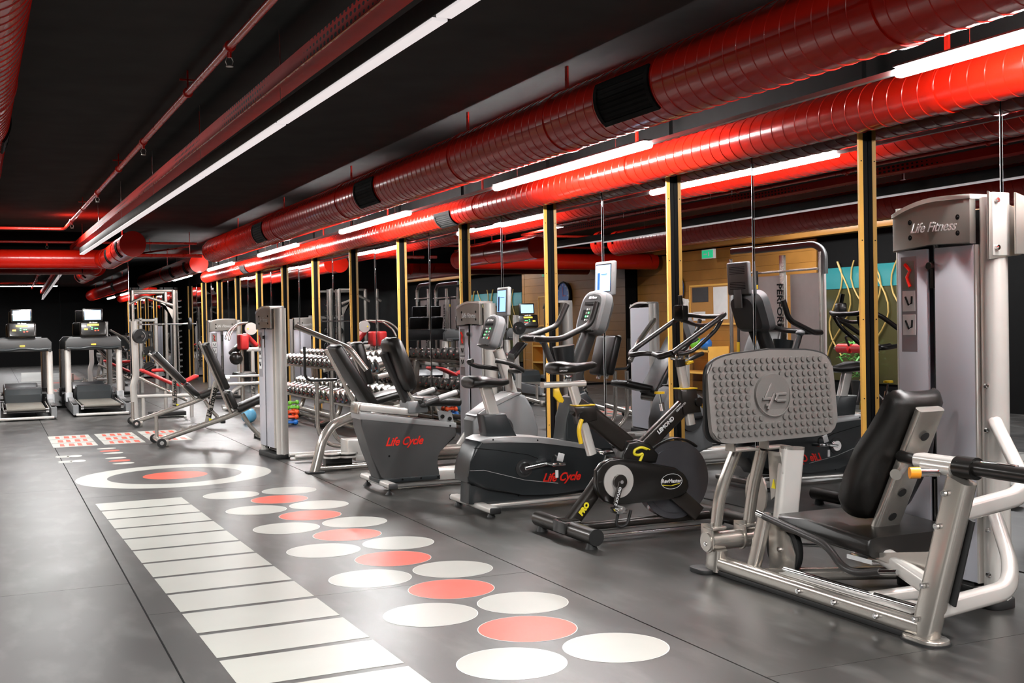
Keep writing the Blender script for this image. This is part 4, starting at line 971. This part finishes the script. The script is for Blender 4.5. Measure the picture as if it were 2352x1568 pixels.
# ---------- treadmills ----------
def treadmill(label, x, y):
    th = thing('treadmill', label, 'treadmill', (x, y, 0), 0, 'treadmills facing the end mirror')
    for s1 in (-1, 1):
        B().prism([(0, .03), (2.0, .05), (2.0, .22), (1.55, .24), (0, .175)], s1*.33-.08*(s1 < 0), s1*.33+.08*(s1 > 0), 'x', bev=.012).build('side_rail', mgray, th)
        B().box((s1*.37, 1.0, .20), (.07, 1.9, .012), bev=.003).build('foot_board', dgray, th)
        B().sweep([(s1*.385, 1.45, .18), (s1*.385, 1.47, .96)], rrect(.09, .13, .03, 4), up=(0, 1, 0)).build('upright', pale, th)
        B().prism([(1.28, .16), (1.34, .30), (1.60, .30), (1.68, .16)], s1*.385-.055, s1*.385+.055, 'x', bev=.012).build('upright_base', mgray, th)
        B().tube([(s1*.38, 1.45, .98), (s1*.38, 1.10, .97)], .022).build('side_handle', grip, th)
        B().cyl((s1*.30, .03, .14), (s1*.26, .03, .14), .035, 16).build('roller_end', chrome, th)
        B().tube([(s1*.30, .05, .17), (s1*.30, 1.3, .19)], .006, n=6).build('belt_edge', pale, th)
    B().box((0, .95, .155), (.52, 1.9, .05), bev=.02).build('belt', mat('belt_%d' % len(MATS), (.13, .12, .10), .45), th)
    B().box((0, .0, .035), (.74, .05, .035), bev=.006).build('rear_bar', pale, th)
    B().cyl((-.26, .03, .14), (.26, .03, .14), .028, 16).build('rear_roller', blackm, th)
    B().prism([(1.45, .18), (1.45, .30), (1.52, .385), (1.75, .40), (2.02, .30), (2.05, .12)], -.27, .27, 'x', bev=.03, seg=3).build('motor_hood', graypl, th)
    B().prism([(-.42, .96), (.42, .96), (.42, 1.10), (.36, 1.17), (-.36, 1.17), (-.42, 1.10)], 1.40, 1.50, 'y', bev=.02).build('dash', dgray, th)
    B().tube([(-.40, 1.36, 1.00), (-.2, 1.34, .985), (0, 1.33, 1.02), (.2, 1.34, .985), (.40, 1.36, 1.00)], .022, fil=.1).build('dash_bar', graypl, th)
    B().box((0, 1.375, 1.05), (.07, .01, .015)).build('heart_rate_badge', ledy, th)
    R_ = Rx(-.25)
    o = Vector((0, 1.40, 1.29))
    cs_ = B().box(o, (.40, .07, .24), R_, bev=.03, seg=3).build('console', blackm, th)
    def P(a, c, b_=-.037): return o + R_ @ Vector((a, b_, c))
    B().box(P(0, .06), (.17, .006, .025), R_).build('message_led', ledy, cs_)
    B().box(P(-.11, -.01), (.05, .006, .022), R_).build('display_led', ledy, cs_)
    for a, c, m in ((-.02, .02, ledg), (-.02, -.01, ledg), (.03, .0, ledg), (.03, -.035, ledr), (.075, -.03, ledr), (.06, .0, ledg)): B().box(P(a, c), (.022, .006, .012), R_).build('key', m, cs_)
    text('Life Fitness', .028, white, th, P(0, .098, -.039), (1, 0, 0), R_ @ Vector((0, 0, 1)), shear=.3, bold=.001)
    B().box((0, 1.44, 1.515), (.30, .04, .20), Rx(-.1), bev=.012).build('screen_housing', blackm, th)
    B().box((0, 1.418, 1.515), (.245, .004, .155), Rx(-.1)).build('screen', screenm, th)
    return th
treadmill('treadmill next to the end mirror corner with its whole deck in view', 1.48, 18.28)
treadmill('treadmill nearer the timber wall side, cut by the frame edge', .43, 18.0)

# ---------- far machines ----------
pm = thing('press_machine', 'pale upright press machine with round plate and slanted red bench pads', 'exercise machine', (1.8, 16.6, 0))
B().rtube([(1.78, 16.75, .02), (1.76, 16.75, .50), (1.80, 16.75, .62), (1.79, 16.75, 1.385)], .09, .07, up=(0, 1, 0), fil=.06).build('upright', pale, pm, **W_)
B().cyl((1.83, 16.55, 1.18), (1.85, 16.48, 1.18), .10, 28).build('weight_plate', rubber, pm, **W_)
B().cyl((1.82, 16.7, 1.18), (1.86, 16.42, 1.18), .02, 12).tube([(1.835+.07*math.cos(a), 16.49, 1.18+.07*math.sin(a)) for a in [2*PI*i/20 for i in range(20)]], .006, n=6, closed=True).build('plate_hub', chrome, pm, **W_)
slab(pm, (1.95, 17.6, .69), (2.42, 17.6, .46), .24, .05, 'back_pad', redvinyl)
slab(pm, (2.46, 17.6, .44), (2.76, 17.6, .58), .26, .05, 'seat_pad', redvinyl)
slab(pm, (2.15, 17.95, .66), (2.45, 17.95, .665), .10, .05, 'roller_pad', redvinyl)
B().rtube([(1.85, 17.6, .62), (2.60, 17.6, .22)], .05, .05).build('bench_frame', silver, pm, **W_)
B().rtube([(1.85, 17.3, .32), (2.62, 17.3, .31)], .06, .05).rtube([(2.62, 17.3, .34), (2.62, 17.3, .0)], .05, .05, up=(0, 1, 0)).rtube([(2.3, 17.6, .4), (2.3, 17.6, .03)], .05, .05, up=(0, 1, 0)).rtube([(1.95, 17.3, .31), (1.95, 17.3, 0)], .05, .05, up=(0, 1, 0)).build('base_frame', pale, pm, **W_)
B().box((2.3, 17.5, .05), (.5, .3, .06), bev=.01).build('base_plate', rubber, pm, **W_)

sm = thing('smith_rack', 'tall grey smith rack with a barbell at the alcove entrance', 'rack', (2.75, 22.6, 0))
for x, y in ((2.35, 22.2), (3.08, 22.2), (2.35, 23.3), (3.08, 23.3)):
    B().rtube([(x, y, 0), (x, y, 1.98)], .07, .06, up=(0, 1, 0)).build('upright', silver, sm, **W_)
for y in (22.2, 23.3): B().rtube([(2.35, y, 1.97), (3.08, y, 1.97)], .05, .05).build('top_beam', silver, sm, **W_)
B().rtube([(2.30, 22.1, 1.74), (2.56, 22.1, 1.87), (3.05, 22.1, 1.70)], .05, .05, fil=.06).build('chin_bar', silver, sm, **W_)
B().prism([(2.82, 1.75), (2.90, 1.74), (3.04, 1.45), (3.05, 1.62)], 22.08, 22.12, 'y').build('gusset', silver, sm, **W_)
B().tube([(3.16, 22.2, .05), (3.14, 22.2, 1.98)], .018).build('guide_rod', chrome, sm, **W_)
for j in range(14): B().cyl((3.16, 22.18, .35+j*.11), (3.21, 22.16, .36+j*.11), .013, 8).build('safety_hook', chrome, sm, **W_)
B().tube([(2.42, 22.05, 1.36), (3.45, 22.05, 1.36)], .014).build('barbell', chrome, sm, **W_)
B().cyl((3.32, 22.05, 1.36), (3.36, 22.05, 1.36), .11, 24).build('weight_plate', rubber, sm, **W_)
B().rtube([(2.35, 22.2, .05), (2.35, 23.3, .05)], .06, .06).rtube([(3.08, 22.2, .05), (3.08, 23.3, .05)], .06, .06).build('base_rail', silver, sm, **W_)
gs_ = thing('gym_station', 'dim grey multi station with plate horns behind the smith rack', 'exercise machine', (2.7, 24.5, 0))
for x in (2.4, 2.75, 3.05): B().rtube([(x, 24.6, 0), (x, 24.6, 1.5)], .08, .06, up=(0, 1, 0)).build('upright', pale, gs_, **W_)
for j in range(3):
    for x in (2.5, 2.9): B().cyl((x, 24.5, .5+.33*j), (x, 24.44, .5+.33*j), .12-.02*j, 24).build('weight_plate', rubber, gs_, **W_); B().cyl((x, 24.55, .5+.33*j), (x, 24.36, .5+.33*j), .02, 12).build('plate_horn', chrome, gs_, **W_)
B().rtube([(2.4, 24.6, 1.45), (3.05, 24.6, 1.45)], .06, .06).build('top_beam', pale, gs_, **W_)
slab(gs_, (2.45, 24.0, .3), (2.95, 24.0, .55), .3, .08, 'pad', vinyl)

cm = thing('arm_curl_machine', 'machine with red elbow pads, black back pad and pale curved arms', 'exercise machine', (3.6, 18.2, 0))
slab(cm, (3.52, 18.05, .93), (3.52, 18.05, 1.17), .30, .13, 'elbow_pad', redvinyl)
slab(cm, (3.60, 18.35, 1.17), (3.78, 18.35, .97), .30, .07, 'elbow_pad', redvinyl)
B().cyl((3.66, 18.1, 1.25), (3.66, 18.14, 1.25), .095, 32).build('cam_disc', pale, cm, **W_)
B().cyl((3.61, 18.09, 1.25), (3.61, 18.1, 1.25), .012, 8).build('warning_sticker', yellowp, cm, **W_)
B().tube([(3.60, 18.05, 1.345), (3.42, 18.0, 1.33), (3.28, 17.95, 1.22), (3.23, 17.9, 1.10)], .016, fil=.12).tube([(3.62, 18.15, 1.345), (3.46, 18.1, 1.32), (3.33, 18.0, 1.20), (3.29, 17.95, 1.08)], .016, fil=.12).build('curved_arm', silver, cm, **W_)
for x, z1, m in ((3.51, .92, silver), (3.67, .93, pale)): B().rtube([(x, 18.1, 0), (x, 18.1, z1)], .06, .06, up=(0, 1, 0)).build('upright', m, cm, **W_)
B().rtube([(3.58, 18.1, .93), (3.78, 18.1, .93)], .06, .07).build('arm_hub', pale, cm, **W_)
text('Life Fitness', .07, blackgap, cm, (3.67, 18.065, .40), (0, 0, 1), (-1, 0, 0), shear=.2, bold=.002, world=True)
B().sph((3.42, 18.1, .80), .10, (1, 1.4, 1)).build('hip_pad', vinyl, cm, **W_)
slab(cm, (3.40, 18.4, .85), (3.55, 18.4, 1.0), .3, .08, 'back_pad')
slab(cm, (3.40, 18.2, .55), (3.72, 18.2, .55), .34, .07, 'seat_pad')
B().rtube([(3.18, 18.0, .53), (3.95, 18.0, .53)], .05, .04).rtube([(3.2, 17.9, .42), (3.9, 17.9, .42)], .05, .05).build('cross_beam', pale, cm, **W_)
B().tube([(3.1, 17.95, .51), (3.28, 17.95, .50)], .035).build('roller', pale, cm, **W_)
B().rtube([(3.2, 18.1, .04), (4.0, 18.1, .04)], .06, .05).rtube([(3.3, 17.8, .04), (3.3, 18.6, .04)], .06, .05).build('base_rail', pale, cm, **W_)
B().tube([(3.25, 18.1, .05), (3.35, 18.1, .30), (3.6, 18.1, .42)], .03, fil=.1).build('brace', pale, cm, **W_)

# ---------- dumbbell rack ----------
dr = thing('dumbbell_rack', 'two tier silver dumbbell rack standing along the mirror wall', 'rack', (4.0, 14.3, 0))
Y0, Y1 = 12.05, 16.55
tiers = ((3.70, 4.06, .34, .42), (3.78, 4.14, .735, .81))
for xa_, xb_, za, zb in tiers:
    for x, z in ((xa_+.07, za), (xb_-.07, zb)):
        B().rtube([(x, Y0, z), (x, Y1, z)], .07, .03).build('shelf_rail', silver, dr, **W_)
    for y in (Y0, (Y0+Y1)/2, Y1): B().rtube([(xa_, y, za-.02), (xb_+.02, y, zb-.02)], .05, .05).build('shelf_arm', pale, dr, **W_)
for y in (Y0+.35, (Y0+Y1)/2, Y1-.35):
    B().rtube([(4.2, y, .0), (4.14, y, .80)], .09, .06, up=(0, 1, 0)).build('upright', silver, dr, **W_)
    B().rtube([(3.66, y, .03), (4.28, y, .03)], .07, .05).build('foot', rubber, dr, **W_)
    B().tube([(3.72, y, .05), (3.95, y, .12), (4.0, y, .30)], .03, fil=.1).build('brace', silver, dr, **W_)
for z in (.05, .12): B().tube([(3.95, Y0+.2, z), (3.95, Y1, z)], .03).build('floor_tube', silver, dr, **W_)
def dumbbell(r, L=.17, group='steel dumbbells on the two tier rack'):
    th = thing('dumbbell', '', 'dumbbell', (0, 0, 0), 0, group)
    B().cyl((-L/2-.02, 0, 0), (L/2+.02, 0, 0), .015, 10).build('handle', chrome, th)
    for s1 in (-1, 1):
        x0 = s1*(L/2-.02); x1 = s1*(L/2+.085)
        q = B(); q.cone((x0, 0, 0), (x0+s1*.012, 0, 0), r*.85, r, 20).cyl((x0+s1*.012, 0, 0), (x1-s1*.012, 0, 0), r, 20).cone((x1-s1*.012, 0, 0), (x1, 0, 0), r, r*.85, 20); q.build('head', steel_d, th)
        B().cyl((x1, 0, 0), (x1+s1*.003, 0, 0), r*.72, 20).build('end_ring', chrome, th)
        B().cyl((x1+s1*.002, 0, 0), (x1+s1*.005, 0, 0), r*.6, 20).build('end_face', rubber, th)
        B().box((x1+s1*.006, 0, -r*.25), (.002, r*.4, r*.18)).build('weight_mark', redp, th)
    return th
steel_d = mat('dumbbell_steel', (.32, .31, .29), .22, .85)
protos = [dumbbell(.066), dumbbell(.076), dumbbell(.086)]
nth = ['first', 'second', 'third', 'fourth', 'fifth', 'sixth', 'seventh', 'eighth', 'ninth', 'tenth', 'eleventh', 'twelfth', 'thirteenth', 'fourteenth', 'fifteenth', 'sixteenth', 'seventeenth', 'eighteenth', 'nineteenth', 'twentieth', 'twenty-first']
first = [True]*3
for ti, (xa_, xb_, za, zb) in enumerate(tiers):
    n_ = 20
    for i in range(n_):
        y = Y0+.12 + (Y1-Y0-.24)*i/(n_-1)
        k_ = (2 if i < 7 else 1 if i < 14 else 0)
        if ti == 1: k_ = max(0, k_-1) if i > 3 else k_
        if first[k_]: o = protos[k_]; first[k_] = False
        else: o = copy_tree(protos[k_])
        rr = (.066, .076, .086)[k_]
        o.location = ((xa_+xb_)/2, y, (za+zb)/2 + .018 + rr); o.rotation_euler = (0, -math.atan2(zb-za, xb_-xa_-.14)*.9, 0)
        o['label'] = 'chrome dumbbell with red marks, %s from the near end of the %s tier' % (nth[i], ('lower', 'upper')[ti])
# ---------- small coloured dumbbells, ball ----------
def mini(m, name_lab, x, y, z, r, rz=0.):
    th = thing('hand_weight', name_lab, 'dumbbell', (x, y, z), rz, 'small coloured hand weights piled on the floor')
    for s1 in (-1, 1): B().sph((s1*.065, 0, 0), r, (.9, 1, 1), 14).build('head', m, th)
    B().cyl((-.06, 0, 0), (.06, 0, 0), r*.45, 12).build('handle', m, th)
q0x, q0y = 3.50, 15.0
rows = [(bluem, 'blue', .036, .037), (orangev, 'orange', .033, .105), (orangev, 'orange', .033, .168), (greenv, 'green', .028, .226)]
for li, (m, cn, r, z) in enumerate(rows):
    lay = ('bottom', 'second', 'third', 'top')[li]
    for j in range(3):
        mini(m, '%s hand weight in the %s layer of the pile, %s one' % (cn, lay, ('front', 'middle', 'back')[j]), q0x+.01*li*(-1)**j, q0y+(j-1)*(.078), z, r)
mini(greenv, 'green hand weight stood alone on top of the pile', q0x+.06, q0y, .285, .03, .6)
tag(B().sph((3.10, 15.6, .10), .10, seg=28).build('exercise_ball', lightblue), 'light blue exercise ball on the floor under the incline bench seat', 'ball')['kind'] = 'thing'
tag(B().tube([(4.3, 5.9, .008), (4.1, 5.6, .008), (4.05, 5.3, .008), (4.4, 5.1, .008)], .006, fil=.15, n=8).build('power_cable', rubber), 'thin black power cable lying on the floor near the mirror', 'cable')

# ================= things seen only in the mirror =================
wc = thing('wall_clock', 'round blue faced wall clock on the timber wall, seen in the mirror', 'clock', (XL+.03, 18.35, 1.83))
B().cyl((0, 0, 0), (.035, 0, 0), .30, 40).build('face', bluem, wc)
B().tube([(.035, .30*math.cos(2*PI*i/40), .30*math.sin(2*PI*i/40)) for i in range(40)], .022, n=8, closed=True).build('rim', blackm, wc)
for i in range(12): B().box((.037, .24*math.sin(i*PI/6), .24*math.cos(i*PI/6)), (.004, .03, .03)).build('hour_mark', white, wc)
B().box((.040, 0, .09), (.004, .015, .2)).box((.040, .06, 0), (.004, .14, .015)).build('hands', redp, wc)
nb = thing('notice_board', 'framed cork notice board with pinned papers on the timber wall', 'notice board', (XL+.02, 16.9, 1.52))
B().box((0, 0, 0), (.02, 1.9, .68)).build('cork_panel', cork, nb)
for a, b_, c, d in ((0, .34, 1.92, .03), (0, -.34, 1.92, .03)): B().box((.01, a, b_), (.02, c, d)).build('frame_edge', wood, nb)
for a in (-.95, .95): B().box((.01, a, 0), (.02, .03, .68)).build('frame_edge', wood, nb)
for y, z, w_, h_, m in ((.62, .18, .50, .26, dgray), (.0, .02, .42, .56, paper), (-.42, .15, .3, .3, paper), (.66, -.2, .38, .16, paper)): B().box((.014, y, z), (.006, w_, h_)).build('pinned_paper', m, nb)
ex = thing('exit_sign', 'small green lit exit sign on the beam of the timber wall', 'sign', (XL+.26, 16.9, 2.38))
B().box((0, 0, 0), (.05, .36, .16), bev=.004).build('case', white, ex); B().box((.027, 0, 0), (.004, .33, .13)).build('lit_panel', greensign, ex)
B().box((.03, -.04, 0), (.002, .03, .07)).box((.03, .07, 0), (.002, .09, .02)).build('arrow_mark', white, ex)
ft = thing('functional_trainer', 'large twin tower cable trainer across the room, seen in the mirror', 'exercise machine', (-1.0, 13.6, 0))
for y in (12.85, 13.7, 14.5):
    B().rtube([(-.95, y, 0), (-.95, y, 2.15)], .05, .11 if y == 13.7 else .05, up=(0, 1, 0)).build('upright', silver, ft, **W_)
for a, b_ in ((12.88, 13.64), (13.76, 14.47)): B().box((-1.05, (a+b_)/2, 1.0), (.03, b_-a, 1.75)).build('shroud', mat('dusky_shroud_%d' % len(MATS), (.42, .36, .34), .4, .1), ft, **W_)
B().rtube([(-.98, 12.8, 1.85), (-.98, 12.8, 2.15), (-.98, 13.0, 2.26), (-.98, 14.5, 2.26)], .07, .09, fil=.12).build('top_beam', dgray, ft, **W_)
B().rtube([(-.90, 12.85, 1.92), (-.90, 14.5, 1.92)], .03, .03).build('cross_bar', silver, ft, **W_)
text('PERFORMANCE', .16, blackgap, ft, (-.885, 13.7, 1.2), (0, 0, -1), (0, -1, 0), bold=.004, world=True)
B().box((-.86, 14.2, 1.25), (.02, .04, 1.4)).build('strap', rubber, ft, **W_); B().box((-.85, 14.2, .75), (.022, .045, .35)).box((-.85, 14.2, 1.72), (.022, .045, .06)).build('strap_band', yellow, ft, **W_)
B().rtube([(-1.3, 12.85, .04), (-.6, 12.85, .04)], .08, .07).rtube([(-1.3, 14.5, .04), (-.6, 14.5, .04)], .08, .07).build('base_rail', silver, ft, **W_)
rm = thing('roller_machine', 'machine with red cylinder roller pads across the room, seen in the mirror', 'exercise machine', (-.7, 11.7, 0))
for y in (11.35, 11.65, 11.95): B().cyl((-.7, y, .86), (-.7, y+.22, .86), .06, 24).build('roller_pad', redvinyl, rm, **W_)
B().cyl((-.7, 11.3, .86), (-.7, 12.25, .86), .02, 12).build('roller_bar', chrome, rm, **W_)
B().rtube([(-.72, 11.6, 0), (-.72, 11.6, .86)], .06, .06, up=(0, 1, 0)).rtube([(-.7, 11.2, .03), (-.7, 12.4, .03)], .07, .06).build('frame', silver, rm, **W_)
B().tube([(-.6, 11.6, .9), (-.5, 11.6, 1.02), (-.5, 11.8, 1.02), (-.6, 11.85, .9)], .014, fil=.04).build('handle', rubber, rm, **W_)
weight_tower('silver weight stack tower across the room, seen in the mirror behind the bikes', (-.7, 15.6, 0), 1.6, PI)
sh = thing('storage_shelf', 'low timber shelf with small coloured balls beneath the notice board', 'shelf', (XL+.3, 17.2, 0))
B().box((0, 0, .35), (.4, 1.2, .03)).box((0, 0, .72), (.4, 1.2, .03)).box((0, -.6, .4), (.4, .03, .8)).box((0, .6, .4), (.4, .03, .8)).build('boards', wood, sh)
for i, (m, cn) in enumerate(((bluem, 'blue'), (greenv, 'green'), (redvinyl, 'red'))):
    tag(B().sph((XL+.35, 16.9+.3*i, .735+.11), .11, seg=20).build('medicine_ball', m), '%s medicine ball on the timber shelf across the room' % cn, 'ball', 'medicine balls on the shelf')
pp = thing('potted_plant', 'bushy green plant below the window of the timber wall', 'plant', (XL+.35, 13.4, 0))
B().cone((0, 0, 0), (0, 0, .35), .14, .18, 20).build('pot', rubber, pp)
q = B()
for i in range(160):
    a = random.random()*2*PI; rr = random.random()*.32; z = .4+random.random()*.5
    q.box((rr*math.cos(a)*.7, rr*math.sin(a)*1.6, z), (.09, .03, .004), Rz(a) @ Ry(random.uniform(-.9, .9)))
lv = q.build('foliage', leafm, pp); lv['kind'] = 'stuff'
